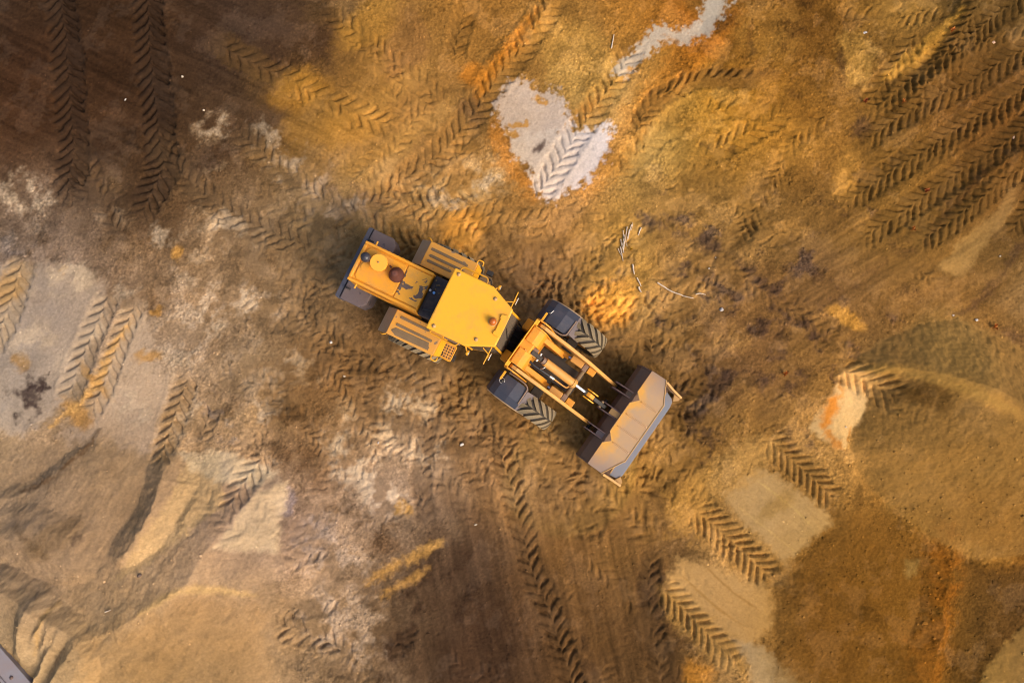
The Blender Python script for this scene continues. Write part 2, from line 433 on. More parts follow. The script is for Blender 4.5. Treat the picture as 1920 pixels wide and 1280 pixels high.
# the two scraped lanes
patch([(1350, 930), (1423, 870), (1470, 905), (1556, 965), (1550, 985), (1474, 1052), (1430, 1015)], (190, 152, 104), .9, .14, .16, .16, rough=.02)
patch([(1246, 1100), (1270, 1048), (1318, 1048), (1380, 1075), (1440, 1108), (1444, 1176), (1400, 1215), (1340, 1170)], (194, 150, 94), .9, .14, .16, .16, rough=.02)
patch([(1372, 1196), (1440, 1215), (1490, 1262), (1520, 1320), (1420, 1320), (1400, 1250)], (180, 150, 112), .85, .1, .1, .12, rough=.1)
patch([(1335, 860), (1420, 820), (1470, 815), (1440, 870), (1360, 930), (1330, 960), (1290, 930)], (190, 144, 84), .75, .2, .2, .2)
patch([(1250, 930), (1330, 880), (1340, 960), (1310, 1010), (1260, 1000)], (182, 132, 66), .75, .25, .2, .25)
band([(1300, 960), (1440, 1080)], .85, (190, 138, 74), .6, .2, .1, .15)
band([(1240, 1110), (1330, 1190), (1400, 1260)], .8, (186, 140, 78), .6, .2, .1, .15)
band([(1420, 900), (1490, 955), (1520, 985)], .045, (214, 174, 112), .7, .03, .02, .02)
band([(1385, 950), (1500, 1040)], .045, (212, 170, 110), .6, .03, .02, .02)
blob(1455, 950, .6, .18, -40, (160, 122, 66), .55, .5)
band([(1318, 1055), (1370, 1105), (1425, 1145)], .05, (160, 116, 62), .7, .03, .03, .02)
band([(1280, 1080), (1340, 1135), (1390, 1170)], .05, (164, 120, 64), .7, .03, .03, .02)
# broken ground behind the lanes
patch([(1560, 930), (1640, 975), (1735, 1015), (1765, 1060), (1740, 1300), (1480, 1300), (1445, 1200), (1445, 1110), (1490, 1060), (1556, 985)], (126, 87, 40), .5, .4, .4, .3, rough=.38)
patch([(1640, 850), (1920, 800), (1920, 960), (1800, 1040), (1740, 1000), (1650, 930)], (142, 104, 56), .5, .4, rough=.2)
patch([(1790, 1030), (1920, 950), (1925, 1060), (1850, 1060)], (158, 110, 48), .6, .3)
band([(1770, 1005), (1778, 1060), (1768, 1120), (1745, 1200), (1735, 1320)], .7, (152, 95, 38), .7, .3, .25, .3, .25, rough=.6, taper=False)
patch([(1800, 1070), (1925, 1080), (1925, 1150), (1850, 1230), (1800, 1290), (1790, 1180)], (104, 76, 44), .5, .4, .4, .3, rough=.5)
patch([(1840, 1262), (1880, 1205), (1930, 1165), (2000, 1120), (2000, 1400), (1820, 1400)], (184, 144, 90), .85, .06, .1, .1, rough=.1)
patch([(1695, 1048), (1726, 1052), (1722, 1075), (1700, 1090)], (150, 122, 84), .8, .08, .1, .1)
blob(1310, 1270, .5, .4, 40, (184, 122, 46), .7)
# below the loader: dark graded wedge
patch([(800, 940), (860, 870), (930, 880), (960, 980), (1060, 1080), (1180, 1060), (1240, 1080), (1245, 1320), (760, 1320), (770, 1160), (740, 1080)], (90, 66, 48), .35, .5, .4, .2)
streaks([(820, 860), (1240, 960), (1250, 1320), (740, 1320), (760, 1100)], 78, 0.36, 0.30, 5.0, 60, 1.0)
for a in [(790, 1080, .35, 1.1, 18), (760, 1170, .3, .9, 10), (860, 1130, .3, 1.3, 12), (930, 1220, .5, .7, 10), (720, 1230, .35, .8, 5), (1220, 1130, .3, 1.2, 0), (1100, 1240, .2, .8, 0)]:
    blob(*a, (70, 50, 37), .7, .6, .5)
band([(685, 1094), (740, 1062), (780, 1042), (830, 1014)], .26, (200, 150, 84), .85, .10, .05, .12, .3)
band([(708, 1120), (760, 1092), (806, 1064)], .17, (200, 150, 84), .8, .10, .05, .12, .3)
blob(755, 955, .28, .2, 20, (180, 132, 66), .7)
# pale spills left of and below the loader
for a in [(655, 830, .5, .9, -15), (690, 900, .5, .9, -20), (720, 930, .45, .5, 0), (660, 990, .6, .4, 10), (730, 820, .3, .5, -20), (780, 850, .25, .4, -20), (690, 950, .7, .35, 10), (740, 740, .5, .3, -30), (790, 770, .3, .35, 0), (640, 1060, .9, .4, 10), (620, 1150, .7, .8, 10), (690, 1180, .4, .8, 0), (600, 1010, .6, .6, 20), (835, 850, .25, .2, -30)]:
    blob(*a, (200, 172, 146), .72, .6, .55, fine=.55)
for a in [(690, 990, .7, .4, -10), (650, 950, .5, .6, 20), (600, 920, .5, .3, 40), (720, 1020, .5, .3, 0), (580, 870, .5, .4, 20)]:
    blob(*a, (112, 82, 56), .7, .6, .5)
for a in [(470, 720, .8, .6, 30), (380, 610, .9, .7, 20), (430, 560, .7, .4, 20), (320, 620, .6, .8, 30), (500, 570, .5, .3, 0), (420, 430, .9, .45, 20), (330, 470, .8, .5, 30), (200, 400, .6, .35, 20), (40, 370, .8, .6, 30), (30, 430, .8, .5, 0), (560, 690, .5, .4, 0), (350, 540, .5, .4, 0), (470, 660, .6, .4, 0)]:
    blob(*a, (198, 168, 140), .62, .6, .6, fine=.55)
for a in [(270, 460, 1., .5, 20), (60, 460, .5, .3, 10), (300, 560, .5, .5, 40), (500, 800, .8, .5, -20), (570, 780, .8, .4, -20), (440, 640, .6, .4, 20), (540, 830, .5, .6, 0), (420, 760, .6, .35, -10), (560, 560, .8, .5, 10), (500, 500, .6, .4, 10)]:
    blob(*a, (118, 88, 60), .65, .6, .55, fine=.5)
# left sand floor
patch([(-100, 480), (60, 500), (90, 490), (160, 500), (200, 540), (180, 620), (140, 720), (90, 790), (40, 820), (-100, 800)], (208, 182, 156), .75, .2, .25, .2, rough=.1)
patch([(210, 620), (260, 560), (290, 600), (280, 680), (330, 720), (300, 800), (290, 850), (200, 830), (110, 820), (180, 760)], (208, 178, 148), .75, .2, .25, .2, rough=.12)
for a in [(50, 735, .45, .55, -30), (20, 760, .5, .2, 10), (75, 720, .2, .2, 0)]:
    blob(*a, (78, 58, 52), .85, .5, .55, fine=.6)
for a in [(20, 540, .3, .6, 30), (275, 668, .35, .15, -20), (40, 680, .2, .2, 0), (300, 585, .12, .12, 0), (120, 505, .1, .1, 0), (335, 470, .16, .25, -30), (180, 710, .12, .6, -40), (140, 770, .2, .5, -45)]:
    blob(*a, (204, 148, 76), .75, .5)
blob(20, 460, .4, .3, 20, (150, 136, 130), .5, .6, .6); blob(400, 770, .3, .25, 10, (184, 162, 148), .5, .5, .6, fine=.5); blob(440, 815, .35, .3, -20, (190, 166, 150), .55, .5, .6, fine=.5); blob(535, 940, .25, .3, 0, (160, 140, 130), .7)
blob(75, 555, .35, .2, 0, (180, 152, 126), .4)
# lower left heaps: warm sand, lit faces painted paler, darker crease and hollows
patch([(-200, 830), (100, 830), (180, 812), (300, 860), (420, 860), (500, 900), (530, 1000), (520, 1110), (540, 1300), (-200, 1400)], (180, 148, 112), .65, .3, .3, .2, rough=.12)
patch([(195, 1190), (260, 1160), (350, 1114), (480, 1118), (520, 1200), (510, 1300), (130, 1300)], (196, 150, 98), .5, .4, .3, .2, rough=.12)
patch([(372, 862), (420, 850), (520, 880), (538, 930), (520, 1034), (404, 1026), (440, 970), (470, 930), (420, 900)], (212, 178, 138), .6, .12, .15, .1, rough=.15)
band([(182, 806), (150, 850), (92, 898), (40, 920)], .12, (120, 84, 52), .75, .08, .1, .12, .4)
band([(30, 990), (60, 1020), (90, 1045)], .1, (104, 82, 58), .7, .1, .1, .12)
blob(100, 1010, .8, .35, -30, (146, 114, 76), .55)
blob(142, 1022, .14, .3, 30, (86, 68, 58), .8, .4, .6)
streaks([(210, 870), (320, 860), (300, 1000), (180, 1090), (60, 1000), (120, 900)], -62, 0.16, 0.5, 4.0, 63)
streaks([(200, 1180), (480, 1130), (500, 1300), (140, 1300)], -40, 0.10, 0.4, 3.0, 66)
streaks([(1250, 1060), (1440, 1100), (1440, 1180), (1340, 1180)], 42, 0.07, 0.2, 9.0, 67, 0.2)
streaks([(1360, 930), (1420, 880), (1550, 970), (1480, 1040)], 42, 0.06, 0.2, 9.0, 68, 0.2)

# ---- pull the soil to sampled tones; light and shade go into the colour
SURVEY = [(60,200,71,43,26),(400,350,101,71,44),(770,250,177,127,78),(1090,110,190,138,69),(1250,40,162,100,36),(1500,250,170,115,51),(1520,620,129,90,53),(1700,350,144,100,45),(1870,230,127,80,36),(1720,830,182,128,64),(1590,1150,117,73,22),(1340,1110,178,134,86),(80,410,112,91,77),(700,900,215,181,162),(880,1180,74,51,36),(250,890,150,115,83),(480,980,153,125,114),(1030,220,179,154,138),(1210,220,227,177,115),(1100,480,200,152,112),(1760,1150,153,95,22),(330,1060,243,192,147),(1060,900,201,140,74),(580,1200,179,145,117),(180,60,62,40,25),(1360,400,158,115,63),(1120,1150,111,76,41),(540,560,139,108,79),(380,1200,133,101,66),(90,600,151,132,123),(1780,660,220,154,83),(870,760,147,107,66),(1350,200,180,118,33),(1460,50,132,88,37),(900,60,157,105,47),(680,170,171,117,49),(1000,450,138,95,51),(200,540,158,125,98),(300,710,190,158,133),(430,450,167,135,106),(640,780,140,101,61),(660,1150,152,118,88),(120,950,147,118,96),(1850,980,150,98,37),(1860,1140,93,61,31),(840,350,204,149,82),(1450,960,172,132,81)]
num = np.full(X.shape + (3,), 0.0); den = np.full(X.shape, 0.25)
for px, py, r, g, b in SURVEY:
    x, y = on_ground(px, py); sl = box([(x, y)], .35)
    ratio = np.log(S(r, g, b) / COL[sl].reshape(-1, 3).mean(0))
    w = np.exp(-((X - x) ** 2 + (Y - y) ** 2) / (2 * 1.35 ** 2))
    num += w[..., None] * ratio; den += w
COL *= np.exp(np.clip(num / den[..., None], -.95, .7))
del num, den
for a in [(110, 525, 1.0, .35, 5), (60, 640, .9, .5, 30), (185, 600, .3, .7, 40), (250, 760, .6, .5, 20), (150, 515, .5, .3, 10), (225, 560, .3, .5, 30), (235, 640, .25, .6, 40), (330, 650, .5, .7, 20), (395, 600, .35, .4, 0), (30, 350, .5, .4, 20), (60, 380, .5, .3, 0), (400, 235, .3, .35, 60), (490, 250, .25, .4, -40), (545, 315, .5, .14, -42),
          (430, 420, .5, .25, 10), (300, 440, .4, .25, 20), (470, 790, .7, .3, -30), (650, 850, .4, .7, -15), (700, 920, .35, .6, -25), (345, 800, .2, .8, 20), (480, 880, .5, .25, -20), (690, 560, .2, .3, 0), (900, 335, .5, .2, 20), (830, 370, .5, .2, 10), (660, 380, .4, .2, 10), (740, 750, .35, .25, -30)]:
    blob(*a, (206, 176, 148), .55, .6, .6, fine=.6)
for a in [(690, 985, .55, .4, 0), (640, 960, .4, .3, 20), (560, 800, .6, .3, -20), (520, 760, .4, .25, 20), (280, 520, .4, .3, 30), (230, 470, .6, .25, 20), (460, 690, .4, .25, 20), (200, 350, .5, .6, 0), (720, 640, .5, .3, 0)]:
    blob(*a, (104, 78, 54), .5, .6, .6, fine=.6)
patch([(1640, 740), (1604, 672), (1660, 636), (1720, 612), (1800, 602), (1870, 622), (1960, 690), (1960, 1040), (1830, 1046), (1745, 1000), (1640, 925), (1590, 850), (1605, 800)], (146, 107, 57), .55, .10, .12, .12, rough=.07)
patch([(1580, 945), (1650, 980), (1735, 1020), (1765, 1070), (1740, 1330), (1480, 1330), (1450, 1200), (1450, 1110), (1500, 1060)], (126, 84, 36), .35, .25, .2, .2, rough=.22)
blob(1850, 960, .9, .7, 30, (150, 103, 47), .5, .5, rough=.3)
band([(1605, 690), (1680, 695), (1760, 713), (1850, 746), (1905, 772)], .2, (182, 134, 68), .8, .10, .05, .08)  # bright crest painted again, as if the sun catches it
for a in [(1690, 738, .7, .16, -8), (1750, 738, .5, .3, 40)]:
    blob(*a, (104, 72, 34), .6, .5)
band([(1655, 935), (1740, 990), (1810, 1035), (1900, 1050)], .3, (166, 118, 56), .5, .2, .1, .15)  # lit toe of the heap, painted lighter
# sunlit flanks and ridge line of the lower left heaps, painted paler
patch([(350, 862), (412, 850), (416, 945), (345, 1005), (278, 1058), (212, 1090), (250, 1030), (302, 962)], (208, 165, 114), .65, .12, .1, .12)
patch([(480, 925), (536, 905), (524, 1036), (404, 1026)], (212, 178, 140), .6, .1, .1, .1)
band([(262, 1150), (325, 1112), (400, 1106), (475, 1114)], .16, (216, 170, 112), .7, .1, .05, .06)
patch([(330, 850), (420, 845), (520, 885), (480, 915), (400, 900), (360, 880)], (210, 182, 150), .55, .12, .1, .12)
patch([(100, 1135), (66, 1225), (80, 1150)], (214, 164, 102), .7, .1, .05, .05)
band([(1160, 130), (1190, 108), (1215, 88), (1236, 62), (1262, 72), (1300, 60), (1330, 30), (1350, -40)], .42, (200, 180, 162), .85, .09, .12, .25, .2, rough=.15, taper=False)
patch([(1310, 60), (1322, 20), (1330, -30), (1372, -30), (1356, 30), (1332, 66)], (186, 168, 152), .85, .10, .12, .28, rough=.15)
# dry and damp mottling with crumbly edges
mo = fbm(X, Y, .8, 5, 81, .68); mo2 = fbm(X, Y, 1.3, 5, 85, .68)
dry = smooth(.04, .20, mo) * np.clip(ROUGH * 1.2, .12, 1); damp = smooth(.06, .22, mo2) * np.clip(ROUGH * 1.2, .10, 1)
COL = COL * (1 + .30 * dry - .30 * damp)[..., None] + (dry * .012)[..., None] * np.array([1, .85, .65])

# ---- tyre tracks
def track(px, w=0.56, pitch=0.30, depth=0.06, flip=False, fade=(0.15, 0.15), sink=0.02, colr=None, ca=0.0, seed=0, wander=1.0, world_pts=None, slim=1.0, gate=1.0):
    pts = curve(world_pts if world_pts is not None else pts_of(px), 7)
    if flip: pts = pts[::-1]
    w *= 1.26
    sl = box(pts, w)
    D, T, A, L = line_field(pts, sl, w2x[sl] * 0.03 * wander + w1x[sl] * .09 * wander, w2y[sl] * 0.03 * wander + w1y[sl] * .09 * wander)
    t = D / (w / 2)
    ph = (A + 0.44 * w * (t ** 0.8)) / pitch + np.where(T > 0, 0.5, 0.0) + seed * .37 + NB[sl] * .22 * wander
    k = np.floor(ph)
    fr = ph - k
    u = np.abs(fr - 0.5) * 2
    rnd = np.sin(k * 12.9898 + np.where(T > 0, 1, -1) * 78.233 + seed * 3.1) * 43758.5453
    rnd = rnd - np.floor(rnd)
    wid = (0.36 + 0.16 * (rnd - .5) + NC[sl] * .16) * slim * (.75 + .35 * t)
    lug = smooth(wid + 0.20, wid - 0.16, u)
    env = smooth(1.04, 0.78, t + NC[sl] * .22 + .3 * (rnd - .5)) * smooth(-0.02, 0.12, t)
    ends = smooth(0, fade[0] * L + .02, A) * smooth(0, fade[1] * L + .02, L - A)
    str_ = ends * np.clip(0.70 + .25 * (1 - gate) + gate * (1.7 * NB[sl] + 0.7 * NA[sl]) + 0.7 * (rnd - .5), 0.05, 1.2)
    Z[sl] += -depth * .72 * lug * env * str_ + depth * .12 * smooth(.7, 1.0, u) * env * str_ - sink * smooth(1.15, 0.75, t + NC[sl] * .15) * ends + 0.35 * sink * np.exp(-((t - 1.2) / 0.16) ** 2) * ends
    ROUGH[sl] *= 1 - 0.45 * env * ends
    if colr is not None:
        wgt = ca * smooth(1.2, .7, t + NC[sl] * .5 + NB[sl] * .3) * ends
        tint(sl, wgt, colr)

DK = (58, 41, 31)
track([(108, -60), (118, 40), (126, 120), (132, 220), (136, 290), (130, 350), (150, 400)], .70, .29, .12, colr=DK, ca=.62, seed=1, flip=True, gate=.4)
track([(268, -60), (278, 60), (288, 160), (296, 250), (305, 310), (280, 370), (250, 430)], .74, .29, .12, colr=DK, ca=.62, seed=2, flip=True, gate=.4)
track([(290, 220), (312, 290), (360, 345), (430, 395), (520, 440), (620, 480)], .62, .30, .07, colr=(96, 72, 50), ca=.35, seed=3)
track([(150, 250), (170, 330), (200, 400), (230, 450)], .5, .3, .05, colr=(90, 66, 46), ca=.3, seed=4)
track([(430, 235), (480, 275), (540, 330), (610, 380), (680, 410)], .55, .3, .06, seed=5, colr=(150, 118, 84), ca=.2)
track([(380, 60), (450, 105), (520, 140), (600, 180), (680, 215), (760, 248)], .62, .31, .07, seed=6, colr=(170, 122, 54), ca=.10, flip=True)
track([(590, 0), (650, 48), (720, 100), (790, 160), (850, 212)], .5, .3, .055, seed=7)
track([(640, 60), (700, 105), (760, 150), (830, 205)], .24, .3, .05, seed=7.5)
track([(1060, -50), (1020, 25), (985, 80), (950, 125), (915, 170), (880, 225), (820, 290), (760, 335), (690, 380), (610, 410)], .64, .29, .07, seed=8, gate=.5)
track([(880, 0), (860, 60), (850, 110)], .5, .3, .05, seed=8.4)
track([(1200, 60), (1165, 125), (1125, 190), (1090, 240), (1050, 300), (1015, 355), (980, 390)], .60, .285, .07, seed=9, gate=.5)
track([(1445, 150), (1380, 145), (1310, 148), (1255, 168), (1215, 205), (1185, 260)], .5, .28, .08, seed=10, colr=(112, 78, 42), ca=.45)
track([(1290, 210), (1240, 250), (1190, 290), (1150, 340)], .6, .3, .055, seed=11)
track([(1480, 200), (1420, 240), (1360, 270), (1300, 300)], .6, .3, .05, seed=12)
track([(1460, 210), (1380, 200), (1310, 215)], .5, .3, .045, seed=12.5)
for k, (p, wd) in enumerate([([(1990, -60), (1880, 20), (1790, 90), (1710, 150), (1650, 195), (1600, 230)], .56), ([(1990, 60), (1900, 105), (1810, 155), (1720, 200), (1640, 250), (1590, 290)], .62),
                             ([(1990, 120), (1880, 190), (1780, 250), (1690, 310), (1600, 370), (1540, 410)], .58), ([(1990, 190), (1900, 255), (1810, 315), (1730, 370), (1650, 425), (1580, 470)], .60),
                             ([(1990, 270), (1900, 325), (1830, 380), (1760, 430), (1690, 470)], .52), ([(1960, 350), (1925, 395), (1890, 440)], .5), ([(1720, 60), (1690, 110), (1650, 160), (1620, 200)], .5), ([(1840, 0), (1800, 60), (1740, 120), (1680, 170)], .55)]):
    track(p, wd, .27, .08, gate=.45, seed=20 + k, fade=(.2, .05), flip=True, colr=(98, 69, 34), ca=.38 if k < 6 else .1)
for k, p in enumerate([[(1980, 20), (1860, 70), (1750, 130), (1660, 200)], [(1980, 160), (1870, 215), (1760, 280), (1660, 330)], [(1960, 240), (1850, 330), (1740, 400), (1640, 440)], [(1900, -20), (1820, 80), (1730, 180), (1650, 260)], [(1700, 270), (1620, 330), (1540, 360)], [(1560, 210), (1500, 250), (1430, 300)]]):
    track(p, .55, .28, .04, seed=70 + k, fade=(.3, .2), flip=True, sink=.01)
track([(1570, 15), (1610, 10), (1660, 5), (1700, -20)], .6, .3, .07, seed=30)
track([(1670, 40), (1730, 20), (1790, 5)], .55, .28, .055, seed=31)
track([(45, 480), (30, 530), (12, 590), (-20, 660)], .62, .30, .075, seed=32, flip=True, gate=.3, fade=(.1, .1), colr=(186, 150, 108), ca=.35)
track([(206, 545), (190, 585), (170, 630), (150, 680), (130, 735), (122, 760)], .56, .315, .085, seed=33, flip=True, gate=.3, fade=(.1, .1), wander=.5, colr=(176, 146, 116), ca=.3)
track([(256, 565), (228, 625), (208, 680), (190, 730), (160, 780)], .50, .30, .08, seed=34, flip=True, gate=.3, fade=(.1, .1), wander=.5, colr=(180, 142, 102), ca=.3)
band([(240, 610), (205, 660), (180, 720), (130, 770), (95, 800)], .2, (210, 156, 92), .8, .1, .06, .12)
track([(355, 700), (340, 745), (325, 790), (305, 850), (295, 880)], .56, .30, .085, seed=35, flip=True, gate=.3, fade=(.1, .12), wander=.5, colr=(160, 122, 82), ca=.4)
track([(400, 760), (385, 800), (380, 830)], .4, .28, .07, seed=36)
track([(495, 850), (478, 875), (455, 905), (432, 945), (425, 960)], .56, .27, .085, seed=37, flip=True, gate=.3, fade=(.05, .1), wander=.4)
track([(515, 1170), (560, 1182), (610, 1200), (660, 1235)], .52, .28, .085, seed=38, fade=(.08, .1), wander=.5)
track([(520, 1150), (570, 1140), (620, 1130), (640, 1120)], .45, .26, .06, seed=39)
track([(530, 1060), (570, 1040), (620, 1030)], .4, .26, .06, seed=40)
track([(925, 790), (942, 860), (960, 920), (975, 980), (988, 1040), (1005, 1090), (1030, 1150), (1050, 1210), (1075, 1290), (1090, 1340)], .56, .29, .08, seed=41, gate=.5, fade=(.08, .08))
track([(805, 760), (795, 830), (788, 890), (795, 950), (800, 990)], .45, .28, .065, seed=42, colr=(100, 72, 50), ca=.4)
track([(1300, 955), (1345, 990), (1390, 1030), (1445, 1085)], .72, .235, .085, seed=43, flip=True, gate=.3, fade=(.05, .08), wander=.4)
track([(1340, 1010), (1390, 1050)], .4, .235, .06, seed=43.5, flip=True, wander=.4)
track([(1240, 1100), (1290, 1150), (1335, 1195), (1385, 1245)], .62, .235, .085, seed=44, flip=True, gate=.3, fade=(.05, .08), wander=.4)
track([(1440, 820), (1480, 855), (1520, 892), (1565, 938)], .66, .235, .085, seed=45, flip=True, gate=.3, fade=(.05, .08), wander=.4)
track([(1575, 690), (1610, 705), (1650, 725), (1690, 745)], .72, .25, .085, seed=46, flip=True, gate=.3, fade=(.08, .15), wander=.4)
track([(1225, 1010), (1215, 1080), (1222, 1160), (1235, 1240), (1240, 1300)], .5, .29, .06, seed=47, colr=(88, 62, 38), ca=.3)
track([(1040, 850), (1100, 890), (1160, 950), (1230, 1010)], .9, .34, .05, seed=48, wander=.3)
track([(1120, 900), (1110, 960), (1095, 1020)], .6, .33, .045, seed=49)
track([(1200, 860), (1230, 900), (1260, 950)], .6, .32, .055, seed=50)
track([(1290, 830), (1250, 880), (1190, 930)], .55, .3, .05, seed=51)
track([(800, 700), (850, 740), (900, 790), (960, 850)], .6, .30, .06, seed=52)
track([(860, 690), (880, 760), (900, 830)], .55, .3, .055, seed=53)
track([(630, 690), (690, 670), (760, 690), (830, 720)], .55, .30, .055, seed=54)
track([(480, 600), (560, 600), (640, 650), (700, 720)], .55, .3, .05, seed=55)
track([(960, 560), (1020, 540), (1080, 520), (1150, 540)], .55, .30, .055, seed=56)
track([(930, 470), (980, 500), (1030, 560), (1090, 600), (1180, 640)], .6, .30, .055, seed=57)
track([(1225, 620), (1222, 650), (1226, 690)], .42, .30, .10, seed=58, colr=(96, 70, 44), ca=.4)
track([(870, 400), (880, 440), (890, 490)], .75, .32, .05, seed=59)
track([(620, 400), (690, 420), (740, 450), (800, 470)], .62, .28, .085, seed=60)
track([(700, 360), (800, 390), (900, 380), (960, 360)], .6, .27, .06, seed=61)
track([(740, 330), (830, 350), (910, 330)], .6, .27, .06, seed=62, flip=True)
track([(660, 420), (620, 480), (600, 560)], .6, .3, .06, seed=63)
track([(1380, 420), (1440, 440), (1500, 430)], .5, .27, .05, seed=64)
track([(1380, 460), (1400, 410), (1380, 370)], .5, .27, .045, seed=65)
track([(1290, 740), (1300, 690), (1340, 640)], .5, .3, .05, seed=66)
rr = random.Random(5)
cx0, cy0 = plan(960, 640)
for k in range(260):                        # fainter, older prints over the working floor
    px = rr.gauss(930, 330); py = rr.gauss(600, 260)
    if px < 420 and py > 480: continue
    if px < 600 and py < 330: continue
    if px > 1330 and py > 800: continue
    if 900 < px < 1180 and py < 390: continue
    x, y = plan(px, py)
    a = rr.choice([-26, -36, -60, 40, 10, 75]) + rr.gauss(0, 14)
    l = rr.uniform(.7, 2.4); b = math.radians(a); bend = rr.gauss(0, .25)
    wp = [(x - l * math.cos(b), y - l * math.sin(b)), (x + bend * math.sin(b), y - bend * math.cos(b)), (x + l * math.cos(b), y + l * math.sin(b))]
    track(None, rr.uniform(.40, .55), rr.uniform(.24, .33), rr.uniform(.012, .042), fade=(.35, .35), sink=.006, seed=100 + k, world_pts=wp, flip=rr.random() < .5, wander=1.6)

for k in range(46):
    px = rr.gauss(900, 260); py = rr.gauss(560, 200)
    x, y = plan(px, py)
    a = math.radians(rr.choice([-24, -30, -38, 34, 48, 62]) + rr.gauss(0, 8)); cv = rr.gauss(0, .09); st = .8
    wp = [(x, y)]
    for q in range(rr.randint(5, 9)):
        a += cv * st; x += st * math.cos(a); y += st * math.sin(a); wp.append((x, y))
    hit = any((w_[0] > 6.2 and w_[1] < -1.0) or (w_[0] < -7 and w_[1] < 2.5) or (w_[0] < -5 and w_[1] > 4.5) or (-.8 < w_[0] < 3.2 and w_[1] > 5) for w_ in wp)
    if hit: continue
    track(None, rr.uniform(.42, .5), rr.uniform(.25, .31), rr.uniform(.03, .055), fade=(.25, .25), sink=.008, seed=400 + k, world_pts=wp, flip=rr.random() < .5, wander=.8)

# ---- fine relief
far = smooth(0, 1.5, np.maximum(np.abs(X) - 14.6, np.maximum(Y - 11.1, -8.2 - Y)))
ND = fbm(X, Y, 13.0, 2, 71, .7)
crumb = smooth(.18, .5, perlin(X * 10, Y * 10, 44)) + .7 * smooth(.2, .5, perlin(X * 17, Y * 17, 48))
Z += ROUGH * (0.018 * NB + 0.018 * NC + 0.012 * ND + 0.020 * crumb * smooth(-.2, .3, NB)) * (1 - far) + 0.003 * ND * (1 - far)
Z += Zp
scuff = perlin(X * 2.2 + w1x, Y * 9 + w1y * 2, 73) * .5 + perlin(X * 9 + w1y * 2, Y * 2.6 + w1x, 74) * .5
COL *= (1 + ROUGH * (0.32 * ND + .18 * scuff) + 0.07 * ND)[..., None]
warmth = (NB * .5 + NC * .4 + perlin(X * 1.1, Y * 1.1, 75) * .5) * .10          # iron-rich and grey grains
COL *= np.stack([1 + .25 * warmth, 1 - .05 * warmth, 1 - .7 * warmth], -1)
dark_fleck = smooth(.22, .42, perlin(X * 9.5 + w2x, Y * 9.5 + w2y, 101)) * smooth(-.15, .25, NB) + .8 * smooth(.25, .42, perlin(X * 16, Y * 16, 103)) * smooth(-.2, .2, NA + NB * .5)  # dark flecks: peat crumbs and painted crumb shadows
chaff = smooth(.27, .45, perlin(X * 10 + w2y, Y * 10 - w2x, 105)) * smooth(-.2, .25, -NB) + .8 * smooth(.28, .44, perlin(X * 17, Y * 17, 107))
COL *= (1 - np.clip(ROUGH, .05, 1) * .42 * np.clip(dark_fleck, 0, 1) + np.clip(ROUGH, .03, 1) * .30 * np.clip(chaff, 0, 1))[..., None]
COL = np.clip(COL, 0.004, 0.8)

# ------------------------------------------------------------------ material helpers
def new_mat(name):
    m = bpy.data.materials.new(name); m.use_nodes = True
    nt = m.node_tree
    return m, nt, nt.nodes['Principled BSDF']

def node(nt, t, **kw):
    n = nt.nodes.new(t)
    for k, v in kw.items(): setattr(n, k, v)
    return n

def noise_fac(nt, scale, lo, hi, detail=6, rough=.6, coords='Object', dist=0.0):
    tc = node(nt, 'ShaderNodeTexCoord')
    n = node(nt, 'ShaderNodeTexNoise'); n.inputs['Scale'].default_value = scale; n.inputs['Detail'].default_value = detail
    n.inputs['Roughness'].default_value = rough; n.inputs['Distortion'].default_value = dist
    nt.links.new(tc.outputs[coords], n.inputs['Vector'])
    r = node(nt, 'ShaderNodeMapRange'); r.inputs['From Min'].default_value = lo; r.inputs['From Max'].default_value = hi
    nt.links.new(n.outputs['Fac'], r.inputs['Value'])
    return r.outputs['Result']

def mix(nt, fac, a, b):
    m = node(nt, 'ShaderNodeMix', data_type='RGBA')
    if hasattr(fac, 'node'): nt.links.new(fac, m.inputs[0])
    else: m.inputs[0].default_value = fac
    for sock, v in ((m.inputs[6], a), (m.inputs[7], b)):
        if hasattr(v, 'node'): nt.links.new(v, sock)
        else: sock.default_value = (*v, 1)
    return m.outputs[2]

